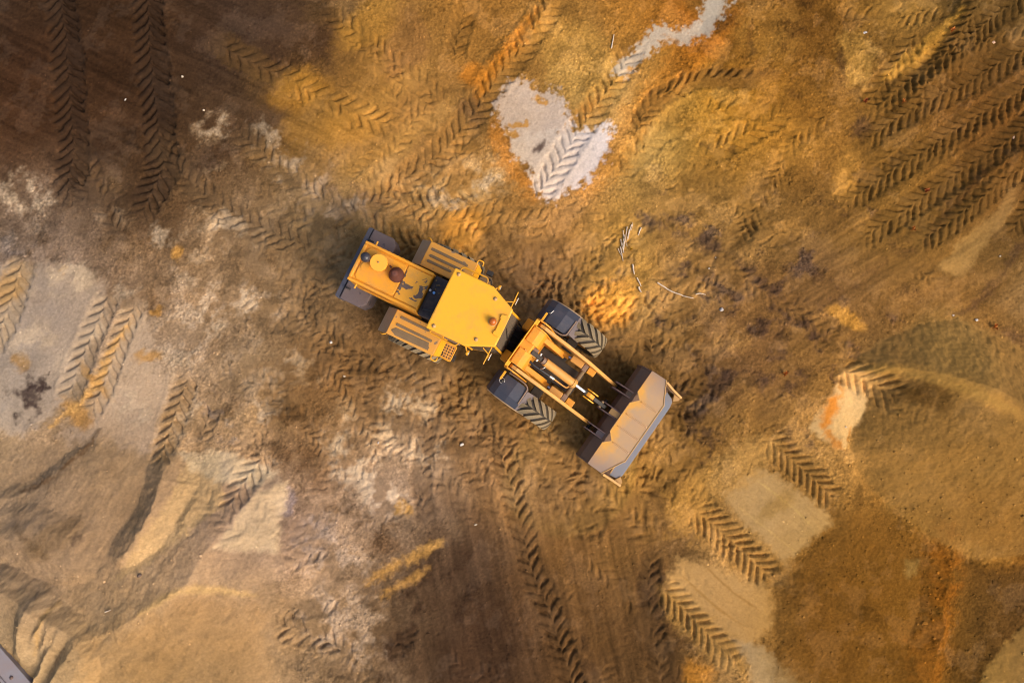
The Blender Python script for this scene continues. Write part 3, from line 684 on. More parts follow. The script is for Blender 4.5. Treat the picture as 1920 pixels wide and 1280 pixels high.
def soil_material():
    m, nt, p = new_mat('soil')
    at = node(nt, 'ShaderNodeAttribute', attribute_name='soil')
    tc = node(nt, 'ShaderNodeTexCoord')
    def nz(scale, detail, rough):
        n = node(nt, 'ShaderNodeTexNoise'); n.inputs['Scale'].default_value = scale; n.inputs['Detail'].default_value = detail; n.inputs['Roughness'].default_value = rough
        nt.links.new(tc.outputs['Object'], n.inputs['Vector']); return n.outputs['Fac']
    a = nz(16.0, 7, .75); b = nz(70.0, 3, .7)
    r = node(nt, 'ShaderNodeMapRange'); r.inputs['From Min'].default_value = .3; r.inputs['From Max'].default_value = .7; r.inputs['To Min'].default_value = .76; r.inputs['To Max'].default_value = 1.24
    nt.links.new(a, r.inputs['Value'])
    r2 = node(nt, 'ShaderNodeMapRange'); r2.inputs['From Min'].default_value = .3; r2.inputs['From Max'].default_value = .7; r2.inputs['To Min'].default_value = .74; r2.inputs['To Max'].default_value = 1.26
    nt.links.new(b, r2.inputs['Value'])
    mu = node(nt, 'ShaderNodeMath', operation='MULTIPLY'); nt.links.new(r.outputs[0], mu.inputs[0]); nt.links.new(r2.outputs[0], mu.inputs[1])
    ra = node(nt, 'ShaderNodeAttribute', attribute_name='churn')
    am = node(nt, 'ShaderNodeMapRange'); am.inputs['To Min'].default_value = .35; am.inputs['To Max'].default_value = 1.25; nt.links.new(ra.outputs['Fac'], am.inputs['Value'])
    d1 = node(nt, 'ShaderNodeMath', operation='SUBTRACT'); nt.links.new(mu.outputs[0], d1.inputs[0]); d1.inputs[1].default_value = 1.0
    mu = node(nt, 'ShaderNodeMath', operation='MULTIPLY_ADD'); nt.links.new(d1.outputs[0], mu.inputs[0]); nt.links.new(am.outputs[0], mu.inputs[1]); mu.inputs[2].default_value = 1.0
    vm = node(nt, 'ShaderNodeVectorMath', operation='SCALE'); nt.links.new(at.outputs['Color'], vm.inputs[0]); nt.links.new(mu.outputs[0], vm.inputs['Scale'])
    nt.links.new(vm.outputs[0], p.inputs['Base Color'])
    p.inputs['Roughness'].default_value = .95
    p.inputs['Specular IOR Level'].default_value = .03
    bu = node(nt, 'ShaderNodeBump'); bu.inputs['Strength'].default_value = .35; bu.inputs['Distance'].default_value = .02
    nt.links.new(mu.outputs[0], bu.inputs['Height']); nt.links.new(bu.outputs[0], p.inputs['Normal'])
    return m

def build_ground():
    me = bpy.data.meshes.new('ground')
    co = np.stack([X, Y, Z], -1).reshape(-1, 3).astype(np.float32)
    idx = np.arange(NY * NX).reshape(NY, NX)
    quads = np.stack([idx[:-1, :-1], idx[:-1, 1:], idx[1:, 1:], idx[1:, :-1]], -1).reshape(-1, 4)
    nq = len(quads)
    me.vertices.add(len(co)); me.vertices.foreach_set('co', co.ravel())
    me.loops.add(nq * 4); me.loops.foreach_set('vertex_index', quads.ravel().astype(np.int32))
    me.polygons.add(nq); me.polygons.foreach_set('loop_start', np.arange(0, nq * 4, 4, dtype=np.int32))
    me.polygons.foreach_set('use_smooth', np.ones(nq, bool))
    at = me.attributes.new('soil', 'FLOAT_COLOR', 'POINT')
    ca = np.ones((len(co), 4), np.float32); ca[:, :3] = COL.reshape(-1, 3)
    at.data.foreach_set('color', ca.ravel())
    ch_ = me.attributes.new('churn', 'FLOAT', 'POINT'); ch_.data.foreach_set('value', ROUGH.astype(np.float32).ravel())
    me.update(calc_edges=True)
    me.materials.append(soil_material())
    o = bpy.data.objects.new('ground', me); C.objects.link(o)
    o['kind'] = 'structure'; o['label'] = 'churned sand and soil floor of the pit with tyre tracks and heaps'
    return o
ground = build_ground()
# ================================================================== MESH HELPERS
class MB:
    """collects shapes in one bmesh; build() links them as one object"""
    def __init__(s): s.bm = bmesh.new()
    def _add(s, verts, faces, sm=False):
        vs = [s.bm.verts.new(v) for v in verts]
        for f in faces:
            try:
                fc = s.bm.faces.new([vs[i] for i in f]); fc.smooth = sm
            except ValueError: pass
        return s
    def box(s, x0, x1, y0, y1, z0, z1):
        v = [(x, y, z) for z in (z0, z1) for y in (y0, y1) for x in (x0, x1)]
        return s._add(v, [(0, 2, 3, 1), (4, 5, 7, 6), (0, 1, 5, 4), (2, 6, 7, 3), (0, 4, 6, 2), (1, 3, 7, 5)])
    def hexa(s, lo, hi):
        """solid between two rings of the same length"""
        n = len(lo)
        return s._add(list(lo) + list(hi), [tuple(range(n))[::-1], tuple(range(n, 2 * n))] + [(i, (i + 1) % n, n + (i + 1) % n, n + i) for i in range(n)])
    def slab(s, outline, z0, z1):
        return s.hexa([(x, y, z0) for x, y in outline], [(x, y, z1) for x, y in outline])
    def side(s, outline, y0, y1):
        """outline in x, z extruded along y"""
        return s.hexa([(x, y0, z) for x, z in outline], [(x, y1, z) for x, z in outline])
    def tube(s, pts, r, n=8, r2=None, caps=True):
        pts = [Vector(p) for p in pts]; rings = []
        for i, p in enumerate(pts):
            d = (pts[min(i + 1, len(pts) - 1)] - pts[max(i - 1, 0)]).normalized()
            a = d.orthogonal().normalized() if i == 0 else (a - d * a.dot(d)).normalized()
            b = d.cross(a)
            rr = r if r2 is None else r + (r2 - r) * i / (len(pts) - 1)
            rings.append([p + a * rr * math.cos(2 * PI * k / n) + b * rr * math.sin(2 * PI * k / n) for k in range(n)])
        v = [q for rg in rings for q in rg]; f = []
        for i in range(len(rings) - 1):
            f += [(i * n + k, i * n + (k + 1) % n, (i + 1) * n + (k + 1) % n, (i + 1) * n + k) for k in range(n)]
        s._add(v, f, True)
        if caps:
            s._add(rings[0], [tuple(range(n))[::-1]]); s._add(rings[-1], [tuple(range(n))])
        return s
    def lathe(s, prof, o=(0, 0, 0), axis='z', n=28):
        """profile of (radius, height) turned round an axis"""
        v = []; f = []
        for r, h in prof:
            for k in range(n):
                c, q = r * math.cos(2 * PI * k / n), r * math.sin(2 * PI * k / n)
                v.append({'z': (o[0] + c, o[1] + q, o[2] + h), 'y': (o[0] + c, o[1] + h, o[2] + q), 'x': (o[0] + h, o[1] + c, o[2] + q)}[axis])
        for i in range(len(prof) - 1):
            f += [(i * n + k, i * n + (k + 1) % n, (i + 1) * n + (k + 1) % n, (i + 1) * n + k) for k in range(n)]
        s._add(v, f, True)
        for i, rev in ((0, True), (len(prof) - 1, False)):
            if prof[i][0] > 1e-4:
                rg = [v[i * n + k] for k in range(n)]
                s._add(rg[::-1] if rev else rg, [tuple(range(n))])
        return s
    def mesh(s, name, m, bevel=0):
        bmesh.ops.recalc_face_normals(s.bm, faces=s.bm.faces)
        me = bpy.data.meshes.new(name); s.bm.to_mesh(me); s.bm.free()
        me.materials.append(m)
        return me
    def build(s, name, m, parent=None, bevel=0.0, mat=None):
        o = bpy.data.objects.new(name, s.mesh(name, m)); C.objects.link(o)
        if parent is not None: o.parent = parent
        if mat is not None: o.matrix_local = mat
        if bevel:
            b = o.modifiers.new('bevel', 'BEVEL'); b.width = bevel; b.segments = 2; b.limit_method = 'ANGLE'; b.angle_limit = math.radians(40)
        return o

def round_path(pts, r=0.06, n=4):
    """polyline with rounded corners"""
    P = [Vector(p) for p in pts]; out = [P[0]]
    for a, b, c in zip(P[:-2], P[1:-1], P[2:]):
        u = (a - b); v = (c - b); q = min(r, u.length * .45, v.length * .45)
        p0 = b + u.normalized() * q; p1 = b + v.normalized() * q
        for k in range(n + 1):
            t = k / n
            out.append(p0.lerp(b, t).lerp(b.lerp(p1, t), t))
    out.append(P[-1])
    return out

# ================================================================== LOADER MATERIALS
def paint(name, base, dirt=(.23, .16, .09), amount=.25, scale=2.2, rough=.5, chip=None, chip_lo=.62, chip_scale=5.0, grime=.3, spec=.4):
    m, nt, p = new_mat(name)
    f1 = noise_fac(nt, scale, .62 - amount * .5, .78, 8, .65)
    c = mix(nt, f1, base, tuple(.55 * b + .45 * d for b, d in zip(base, dirt)))
    f2 = noise_fac(nt, scale * 9, .56, .74, 6, .7)
    sc = node(nt, 'ShaderNodeMath', operation='MULTIPLY'); nt.links.new(f2, sc.inputs[0]); sc.inputs[1].default_value = grime
    c = mix(nt, sc.outputs[0], c, dirt)
    if chip is not None:
        f3 = noise_fac(nt, chip_scale, chip_lo, chip_lo + .02, 3, .5, dist=.4)
        c = mix(nt, f3, c, chip)
    nt.links.new(c, p.inputs['Base Color'])
    rr_ = noise_fac(nt, 14, .3, .8, 4, .6)
    mr = node(nt, 'ShaderNodeMapRange'); mr.inputs['To Min'].default_value = rough - .08; mr.inputs['To Max'].default_value = min(1, rough + .2)
    nt.links.new(rr_, mr.inputs['Value']); nt.links.new(mr.outputs[0], p.inputs['Roughness'])
    p.inputs['Specular IOR Level'].default_value = spec
    bu = node(nt, 'ShaderNodeBump'); bu.inputs['Strength'].default_value = .12; bu.inputs['Distance'].default_value = .01
    nt.links.new(f2, bu.inputs['Height']); nt.links.new(bu.outputs[0], p.inputs['Normal'])
    return m
def plain(name, col, rough=.6, metal=0.0, spec=.4, var=.18):
    m, nt, p = new_mat(name)
    f = noise_fac(nt, 12, .35, .7, 6, .65)
    nt.links.new(mix(nt, f, tuple(v * (1 - var) for v in col), tuple(min(1, v * (1 + var)) for v in col)), p.inputs['Base Color'])
    p.inputs['Roughness'].default_value = rough; p.inputs['Metallic'].default_value = metal; p.inputs['Specular IOR Level'].default_value = spec
    return m
M = {}
M['roof'] = paint('yellow_roof_paint', (.76, .355, .016), amount=.22, scale=1.6, rough=.48, grime=.2)
M['filter'] = paint('orange_yellow_filter_paint', (.86, .36, .035), amount=.1, scale=3.0, rough=.5, grime=.15)
M['hood'] = paint('yellow_hood_paint', (.72, .295, .014), amount=.36, scale=3.0, rough=.55, grime=.42)
M['chipped'] = paint('chipped_yellow_paint', (.68, .30, .022), amount=.3, scale=3.0, rough=.55, chip=(.115, .075, .055), chip_lo=.565, chip_scale=4.2, grime=.45)
M['dusty'] = paint('dusty_yellow_paint', (.66, .28, .020), dirt=(.34, .23, .12), amount=.8, scale=3.4, rough=.66, chip=(.22, .14, .08), chip_lo=.66, chip_scale=7, grime=.6)
M['frame'] = paint('orange_yellow_frame_paint', (.68, .27, .012), dirt=(.16, .09, .045), amount=.5, scale=3.0, rough=.55, grime=.55)
M['arm'] = paint('dusty_arm_paint', (.58, .27, .045), dirt=(.26, .16, .08), amount=.7, scale=4.0, rough=.6, grime=.5)
M['rail'] = paint('yellow_rail_paint', (.74, .33, .013), amount=.1, rough=.45, grime=.15)
M['weight'] = paint('grey_counterweight_paint', (.115, .085, .085), dirt=(.17, .12, .09), amount=.45, scale=2.4, rough=.75, grime=.4, chip=(.07, .055, .06), chip_lo=.6, chip_scale=6)
M['bumper'] = paint('blue_grey_bumper_paint', (.060, .062, .085), dirt=(.14, .10, .08), amount=.3, rough=.55, grime=.3)
M['skirt'] = paint('mud_grey_skirt_paint', (.40, .28, .17), dirt=(.34, .20, .06), amount=.5, scale=5, rough=.8, grime=.5)
M['mud'] = paint('dry_mud', (.20, .135, .075), dirt=(.11, .07, .04), amount=.5, scale=6, rough=.95, grime=.5, spec=.1)
M['fender'] = paint('blue_black_fender_paint', (.045, .048, .066), dirt=(.15, .11, .10), amount=.30, scale=2.6, rough=.45, grime=.3)
M['fender_front'] = paint('purple_grey_dusty_panel', (.105, .082, .085), dirt=(.20, .14, .11), amount=.45, scale=3, rough=.65, grime=.4)
M['trim'] = paint('rubbed_brown_trim', (.20, .125, .085), amount=.3, rough=.6, grime=.3)
M['black'] = plain('black_greasy_steel', (.020, .017, .016), .55)
M['chassis'] = paint('dark_chassis', (.030, .024, .020), dirt=(.10, .065, .035), amount=.5, scale=3, rough=.75, grime=.5)
M['hose'] = plain('black_rubber_hose', (.022, .020, .022), .5)
M['chrome'] = plain('polished_rod_steel', (.62, .66, .74), .16, 1.0, .5, .06)
M['clamp'] = plain('zinc_clamp_steel', (.55, .52, .48), .35, .8)
M['box_top'] = paint('sooty_black_box', (.020, .018, .024), dirt=(.16, .10, .06), amount=.4, scale=5, rough=.6, grime=.6)
M['rubber'] = paint('dusty_tyre_rubber', (.055, .046, .038), dirt=(.17, .115, .06), amount=.3, scale=4, rough=.85, grime=.35, spec=.2)
M['lug'] = paint('sand_caked_tread', (.13, .10, .065), dirt=(.38, .28, .15), amount=.85, scale=3.0, rough=.9, grime=.7, spec=.1)
M['rust'] = paint('rusty_muffler', (.12, .035, .018), dirt=(.06, .03, .03), amount=.5, scale=6, rough=.75, grime=.4)
M['bowl'] = plain('dark_plastic_bowl', (.035, .032, .040), .3)
M['amber'] = plain('amber_lens', (.42, .10, .008), .22, 0, .5, .12)
M['bolt'] = plain('dusty_bolt_head', (.42, .24, .10), .6)
M['blue'] = plain('light_blue_cap', (.18, .42, .80), .5)
M['white'] = plain('white_cap', (.62, .58, .55), .6)
M['steel'] = paint('worn_blade_steel', (.17, .185, .22), dirt=(.26, .17, .13), amount=.5, scale=3.0, rough=.42, grime=.35)
M['bucket'] = paint('rusty_bucket_plate', (.56, .36, .21), dirt=(.80, .42, .10), amount=.6, scale=1.9, rough=.6, grime=.22)
def bucket_mat():
    m = M['bucket']; nt = m.node_tree; p = nt.nodes['Principled BSDF']
    src = p.inputs['Base Color'].links[0].from_socket
    tc = node(nt, 'ShaderNodeTexCoord'); sx = node(nt, 'ShaderNodeSeparateXYZ'); nt.links.new(tc.outputs['Object'], sx.inputs[0])
    nz = node(nt, 'ShaderNodeTexNoise'); nz.inputs['Scale'].default_value = 2.6; nz.inputs['Detail'].default_value = 6; nt.links.new(tc.outputs['Object'], nz.inputs['Vector'])
    ad = node(nt, 'ShaderNodeMath', operation='MULTIPLY_ADD'); nt.links.new(nz.outputs['Fac'], ad.inputs[0]); ad.inputs[1].default_value = .9; nt.links.new(sx.outputs['X'], ad.inputs[2])
    r1 = node(nt, 'ShaderNodeMapRange'); r1.inputs['From Min'].default_value = 3.62; r1.inputs['From Max'].default_value = 3.36; nt.links.new(ad.outputs[0], r1.inputs['Value'])
    c1 = mix(nt, r1.outputs[0], src, (.86, .42, .08))
    ab = node(nt, 'ShaderNodeMath', operation='ABSOLUTE'); nt.links.new(sx.outputs['Y'], ab.inputs[0])
    r2 = node(nt, 'ShaderNodeMapRange'); r2.inputs['From Min'].default_value = .85; r2.inputs['From Max'].default_value = 1.35; r2.inputs['To Max'].default_value = .75; nt.links.new(ab.outputs[0], r2.inputs['Value'])
    c2 = mix(nt, r2.outputs[0], c1, (.34, .24, .19))
    nt.links.new(c2, p.inputs['Base Color'])
bucket_mat()
M['bucket_back'] = paint('brown_bucket_back', (.125, .085, .065), dirt=(.30, .14, .045), amount=.6, scale=2.6, rough=.7, grime=.45)
M['bucket_edge'] = paint('sandy_yellow_edge', (.44, .25, .09), dirt=(.30, .17, .07), amount=.4, scale=6, rough=.7, grime=.4)
M['hinge'] = paint('purple_grey_hinge_plate', (.15, .095, .085), dirt=(.28, .15, .07), amount=.35, rough=.7)
M['glass'], _nt, _p = new_mat('dusty_cab_glass')
_p.inputs['Base Color'].default_value = (.15, .115, .08, 1); _p.inputs['Roughness'].default_value = .22; _p.inputs['Transmission Weight'].default_value = .25; _p.inputs['IOR'].default_value = 1.1
M['mirror'] = plain('mirror_glass', (.75, .75, .72), .1, 1.0)
M['seat'] = plain('dark_seat_fabric', (.03, .03, .035), .85)

# ================================================================== WHEEL LOADER
LP = Vector((-0.45, 1.30, 0.0))
loader = bpy.data.objects.new('wheel_loader', None); C.objects.link(loader)
loader.location = LP; loader.empty_display_size = .5
loader['label'] = 'yellow articulated wheel loader standing on churned sand with its bucket lowered'
loader['category'] = 'wheel loader'
def frame(x, y, deg):
    return Matrix.Translation(Vector((x, y, 0)) - LP) @ Matrix.Rotation(math.radians(deg), 4, 'Z')
FR = frame(-1.583, 1.970, -25.9)          # rear half: x forward, y to the loader's left
FF = frame(0.389, 0.933, -35.5)           # front half, turned to the right at the joint

# ---- wheels
TR, TW = 0.755, 0.54
def lug_mesh(side):
    mb = MB(); n = 5; lo = []; hi = []
    A, B = [], []
    for k in range(n + 1):
        t = k / n
        yy = 0.015 + t * (TW / 2 - 0.005)
        th = -0.40 * t ** 0.9                       # outer end trails
        rr_ = TR - 0.050 * t ** 3
        wdt = 0.058 + 0.018 * t
        A.append((yy * side, th, rr_, wdt))
    v = []; f = []
    for yy, th, r, w in A:
        for dr, dw in ((-.075, 1.25), (.0, 1.0), (.0, -1.0), (-.075, -1.25)):
            a = th + dw * w / TR
            v.append(((r + dr) * math.sin(a), yy, (r + dr) * math.cos(a)))
    for k in range(n):
        f += [(4 * k + i, 4 * k + (i + 1) % 4, 4 * k + 4 + (i + 1) % 4, 4 * k + 4 + i) for i in range(4)]
    f += [(0, 1, 2, 3), (4 * n + 3, 4 * n + 2, 4 * n + 1, 4 * n)]
    mb._add(v, f)
    return mb.mesh('tread_lug', M['lug'])
LUGS = {1: lug_mesh(1), -1: lug_mesh(-1)}
def wheel(fr, x, y, turn):
    s = 1 if y > 0 else -1
    mw = fr @ Matrix.Translation((x, y, TR - 0.03))
    rim = MB().lathe([(.05, .10 * s), (.20, .10 * s), (.22, .02 * s), (.33, .02 * s), (.36, .20 * s), (.40, .22 * s), (.40, -.22 * s), (.30, -.22 * s)], axis='y', n=30)
    w = rim.build('wheel', M['frame'], loader, mat=mw)
    ty = MB().lathe([(.39, -.20), (.44, -.235), (.56, -.262), (.64, -.258), (.675, -.225), (.688, -.12), (.692, 0), (.688, .12), (.675, .225), (.64, .258), (.56, .262), (.44, .235), (.39, .20)], axis='y', n=48)
    ty.build('tyre', M['rubber'], w)
    MB().lathe([(.0, .15 * s), (.10, .15 * s), (.12, .12 * s), (.12, .08 * s)], axis='y', n=16).build('hub', M['frame'], w, .004)
    N = 19
    for k in range(N):
        for sd in (1, -1):
            o = bpy.data.objects.new('tread_lug', LUGS[sd]); C.objects.link(o); o.parent = w
            o.matrix_local = Matrix.Rotation(2 * PI * (k + (.5 if sd > 0 else 0)) / N + turn, 4, 'Y')
    return w
for y in (1.10, -1.10): wheel(FR, -0.40, y, .1 * y)
for y in (1.13, -1.13): wheel(FF, 0.82, y, .07 * y)

# ---- rear half
ch = MB()
ch.box(-2.55, 1.75, -.34, .34, .55, 1.05)
ch.box(-.55, -.25, -.85, .85, .55, .90)            # axle
ch.side([(1.70, .45), (2.0, .55), (2.0, 1.15), (1.70, 1.2)], -.28, .28)
ch.build('rear_chassis', M['chassis'], loader, .015, FR)
cw = MB().slab([(-2.58, -.97), (-2.58, .97), (-2.02, .97), (-1.88, .82), (-1.88, -.82), (-2.02, -.97)], .55, 1.30).build('counterweight', M['weight'], loader, .035, FR)
MB().slab([(-2.73, -.96), (-2.73, .96), (-2.605, .99), (-2.605, -.99)], .62, 1.24).build('bumper_slab', M['bumper'], cw, .02)
for s in (1, -1):
    MB().tube(round_path([(-2.56, .66 * s, 1.28), (-2.56, .66 * s, 1.36), (-2.44, .66 * s, 1.36), (-2.44, .66 * s, 1.28)], .04), .022).build('lifting_eye', M['black'], cw)
    MB().box(-2.66, -2.60, .30 * s - .07, .30 * s + .07, .80, .92).build('tail_lamp', M['amber'], cw, .01)
body = MB()
body.hexa([(-2.28, -.55, 1.25), (-.50, -.55, 1.25), (-.50, .55, 1.25), (-2.28, .55, 1.25)], [(-2.28, -.50, 2.44), (-.50, -.50, 2.44), (-.50, .50, 2.44), (-2.28, .50, 2.44)])
hood = body.build('hood', M['hood'], loader, .03, FR)
rim_ = MB()
for y0, y1 in ((-.505, -.43), (.43, .505)): rim_.box(-2.285, -.495, y0, y1, 2.435, 2.50)
rim_.box(-2.285, -2.20, -.43, .43, 2.435, 2.498)
rim_.build('hood_edge', M['hood'], hood, .025)
MB().slab([(-2.17, -.33), (-2.10, -.40), (-1.19, -.40), (-1.135, -.35), (-1.135, .35), (-1.19, .40), (-2.10, .40), (-2.17, .33)], 2.43, 2.478).build('hood_panel', M['hood'], hood, .02)
MB().box(-1.115, -.505, -.415, .415, 2.43, 2.472).build('hood_cover', M['chipped'], hood, .012)
for s in (1, -1):
    MB().tube([(-2.08, .50 * s, 2.28), (-2.08, .62 * s, 2.28)], .022).build('latch', M['rail'], hood)
    for k in range(7):
        MB().box(-2.02 + k * .12, -1.95 + k * .12, .515 * s - .012, .515 * s + .03 * s, 1.55, 2.15).build('side_louvre', M['hood'], hood, .004)
MB().box(-2.305, -2.27, -.40, .40, 1.45, 2.25).build('rear_grille', M['black'], hood, .01)
MB().lathe([(.09, -.02), (.10, .02), (.10, .03)], (-2.02, -.06, 2.48), n=20).build('filler_boss', M['hood'], hood, .006)
# air cleaner, bowl and muffler on the hood
pb = MB().tube([(-2.03, .12, 2.46), (-2.03, .12, 2.70)], .055, 12).build('pre_cleaner', M['black'], loader, mat=FR)
MB().lathe([(.05, -.04), (.085, -.02), (.115, .05), (.12, .11), (.108, .17), (.07, .215), (.0, .23)], (-2.03, .12, 2.68), n=24).build('bowl', M['bowl'], pb)
af = MB().lathe([(.155, .0), (.155, .20), (.20, .23), (.205, .30), (.195, .322)], (-1.71, .14, 2.47), n=36).build('air_filter', M['filter'], loader, mat=FR)
MB().lathe([(.022, .0), (.022, .02), (.0, .025)], (-1.71, .14, 2.798), n=10).build('wing_nut', M['bolt'], af)
ex = MB().lathe([(.175, .0), (.18, .10), (.165, .16), (.10, .24), (.085, .30), (.085, .36), (.04, .385)], (-1.27, .08, 2.46), n=28).build('exhaust_stack', M['rust'], loader, mat=FR)
MB().tube([(-1.47, .20, 2.46), (-1.47, .20, 2.66), (-1.42, .16, 2.72)], .018).build('stay', M['rust'], ex)
# battery and tank box behind the cab
bb = MB().box(-.475, -.03, -.52, .50, 1.2, 2.30).build('tank_box', M['box_top'], loader, .03, FR)
MB().box(-.47, -.435, -.50, .48, 2.29, 2.325).build('lid_edge', M['black'], bb, .008)
MB().lathe([(.0, .0), (.034, .0), (.034, .05), (.028, .06), (.0, .06)], (-.33, .10, 2.30), n=16).build('blue_cap', M['blue'], bb)
MB().lathe([(.0, .0), (.03, .0), (.03, .04), (.022, .05), (.0, .05)], (-.44, .12, 2.30), n=14).build('white_cap', M['white'], bb)
rb = random.Random(3)
for k in range(6):
    a, b_ = rb.uniform(-.42, -.1), rb.uniform(.12, .44)
    MB().lathe([(.022, .0), (.026, .012), (.014, .024), (.0, .028)], (a, b_, 2.298), n=7).build('mud_crumb', M['mud'], bb)
MB().tube(round_path([(-.40, -.36, 2.30), (-.40, -.36, 2.40), (-.12, -.30, 2.40), (-.10, -.30, 2.28)], .06), .02).build('cable', M['hose'], bb)

# ---- rear mudguards
for s in (1, -1):
    f = MB()
    f.hexa([(-1.03, .60 * s, 1.80), (.24, .60 * s, 1.80), (.24, 1.25 * s, 1.80), (-1.03, 1.25 * s, 1.80)], [(-1.03, .60 * s, 1.85), (.24, .60 * s, 1.85), (.24, 1.25 * s, 1.85), (-1.03, 1.25 * s, 1.85)])
    f.box(-1.03, .24, min(1.21 * s, 1.25 * s), max(1.21 * s, 1.25 * s), 1.70, 1.80)
    fd = f.build('rear_fender', M['dusty'], loader, .018, FR)
    MB().hexa([(-1.03, .60 * s, 1.80), (-1.32, .62 * s, 1.25), (-1.32, 1.27 * s, 1.25), (-1.03, 1.25 * s, 1.80)], [(-1.03, .60 * s, 1.84), (-1.36, .62 * s, 1.27), (-1.36, 1.27 * s, 1.27), (-1.03, 1.25 * s, 1.84)]).build('fender_skirt', M['skirt'], fd, .006)
    MB().hexa([(.235, .62 * s, 1.83), (.235, 1.24 * s, 1.83), (.30, 1.20 * s, 1.36), (.30, .64 * s, 1.36)], [(.26, .62 * s, 1.84), (.26, 1.24 * s, 1.84), (.34, 1.20 * s, 1.36), (.34, .64 * s, 1.36)]).build('front_panel', M['rail'], fd, .006)
    rows = [(1.08, -.93, .02), (.92, -.90, -.02), (.78, -.90, -.28)] if s > 0 else [(.74, -.86, -.12), (.94, -.88, .05), (1.12, -.90, .06)]
    for y, a, b_ in rows:
        MB().slab([(a, (y - .035) * s), (b_, (y - .03) * s), (b_ + .03, y * s), (b_, (y + .035) * s), (a, (y + .035) * s), (a - .02, y * s)], 1.845, 1.868).build('grip_strip', M['mud'], fd, .006)
    if s < 0:
        MB().slab([(-.86, -1.02), (.02, -1.00), (.08, -1.18), (-.80, -1.20), (-.95, -1.12)], 1.845, 1.862).build('mud_cake', M['mud'], fd, .006)
    MB().tube(round_path([(-1.02, 1.25 * s, 1.82), (-1.10, 1.31 * s, 1.80), (-1.16, 1.30 * s, 1.72)], .04), .016).build('hook', M['rail'], fd)
    MB().tube(round_path([(.20, 1.24 * s, 1.84), (.22, 1.34 * s, 1.86), (.36, 1.34 * s, 1.84), (.36, 1.24 * s, 1.80)], .05), .016).build('grab_loop', M['rail'], fd)
# steps on either side
st = MB()
st.slab([(.30, -1.17), (.60, -1.19), (.60, -.80), (.30, -.80)], 1.18, 1.20)
stp = st.build('step_plate', M['arm'], loader, .01, FR)
for i in range(4):
    for j in range(5):
        if i in (1, 2) and j in (0, 4): pass
        MB().lathe([(.0, .0), (.020, .0), (.020, .004), (.0, .004)], (.345 + i * .07, -.86 - j * .068, 1.2005), n=8).build('grip_hole', M['black'], stp)
e_ = MB(); e_.tube(round_path([(.30, -.79, 1.2), (.61, -.79, 1.2), (.61, -1.20, 1.2), (.30, -1.18, 1.2)], .05), .014); e_.build('step_rim', M['rail'], stp)
for s in (1, -1):
    ld = MB()
    for x in (.36, .62): ld.box(x - .02, x + .02, 1.10 * s - .03, 1.10 * s + .03, .42, 1.20)
    lo_ = ld.build('ladder', M['chassis'], loader, .006, FR)
    for z in (.48, .80, 1.10):
        MB().box(.34, .64, 1.02 * s - .06, 1.20 * s if s > 0 else 1.02 * s + .06, z, z + .03) if False else None
        MB().box(.34, .64, 1.08 * s - .09, 1.08 * s + .09, z, z + .03).build('rung', M['mud'] if s > 0 else M['chassis'], lo_, .006)
MB().box(.46, .62, 1.18, 1.30, 1.10, 1.30).build('side_box', M['black'], loader, .01, FR)

# ---- cab
ROOF = [(0, -.74), (0, .74), (.95, .735), (1.57, .455), (1.57, -.455), (.95, -.735)]
cab = MB().hexa([(.05, -.66, .95), (.05, .66, .95), (1.0, .66, .95), (1.60, .46, .95), (1.60, -.46, .95), (1.0, -.66, .95)],
                [(.05, -.68, 1.62), (.05, .68, 1.62), (1.0, .69, 1.62), (1.74, .48, 1.62), (1.74, -.48, 1.62), (1.0, -.69, 1.62)]).build('cab', M['frame'], loader, .02, FR)
top = [(.06, -.68), (.06, .68), (.93, .68), (1.50, .43), (1.50, -.43), (.93, -.68)]
bot = [(.06, -.67), (.06, .67), (1.0, .68), (1.73, .475), (1.73, -.475), (1.0, -.68)]
for i in range(6):
    a, b_ = i, (i + 1) % 6
    MB().tube([(*bot[i], 1.62), (*top[i], 3.24)], .032, 6).build('pillar', M['rail'], cab)
    q = [Vector((*bot[a], 1.65)), Vector((*bot[b_], 1.65)), Vector((*top[b_], 3.22)), Vector((*top[a], 3.22))]
    nrm = (q[1] - q[0]).cross(q[3] - q[0]).normalized() * .006
    MB().hexa([v - nrm for v in q], [v + nrm for v in q]).build('windscreen' if i == 3 else 'window_pane', M['glass'], cab)
MB().box(.10, 1.55, -.42, .42, 1.625, 1.64).build('cab_floor', M['black'], cab)
se = MB(); se.box(.25, .72, -.24, .24, 1.85, 1.97); se.box(.18, .30, -.24, .24, 1.95, 2.6); se.box(.38, .60, -.10, .10, 1.64, 1.86)
se.build('seat', M['seat'], cab, .04)
MB().tube([(1.15 + .02 * math.cos(t), .19 * math.cos(t), 2.25 + .19 * math.sin(t)) for t in [2 * PI * k / 20 for k in range(21)]], .014, 6).build('steering_wheel', M['black'], cab)
MB().box(1.22, 1.45, -.36, .36, 1.64, 2.10).build('dashboard', M['black'], cab, .03)
MB().tube([(1.60, .06, 2.75), (1.68, -.10, 2.1)], .010, 5).build('wiper', M['black'], cab)
roof = MB().slab(ROOF, 3.215, 3.30).build('cab_roof', M['roof'], loader, .03, FR)
for x, y in ((.14, .64), (.15, -.63), (1.11, .50), (1.12, -.49)):
    MB().lathe([(.046, .0), (.046, .012), (.03, .014), (.03, .035), (.018, .042), (.0, .042)], (x, y, 3.298), n=12).build('roof_bolt', M['bolt'], roof)
MB().slab([(1.385, -.22), (1.385, -.14), (1.41, -.14), (1.41, .16), (1.385, .16), (1.385, .25), (1.52, .29), (1.575, .24), (1.575, -.24), (1.52, -.24)], 3.297, 3.345).build('roof_box', M['roof'], roof, .012)
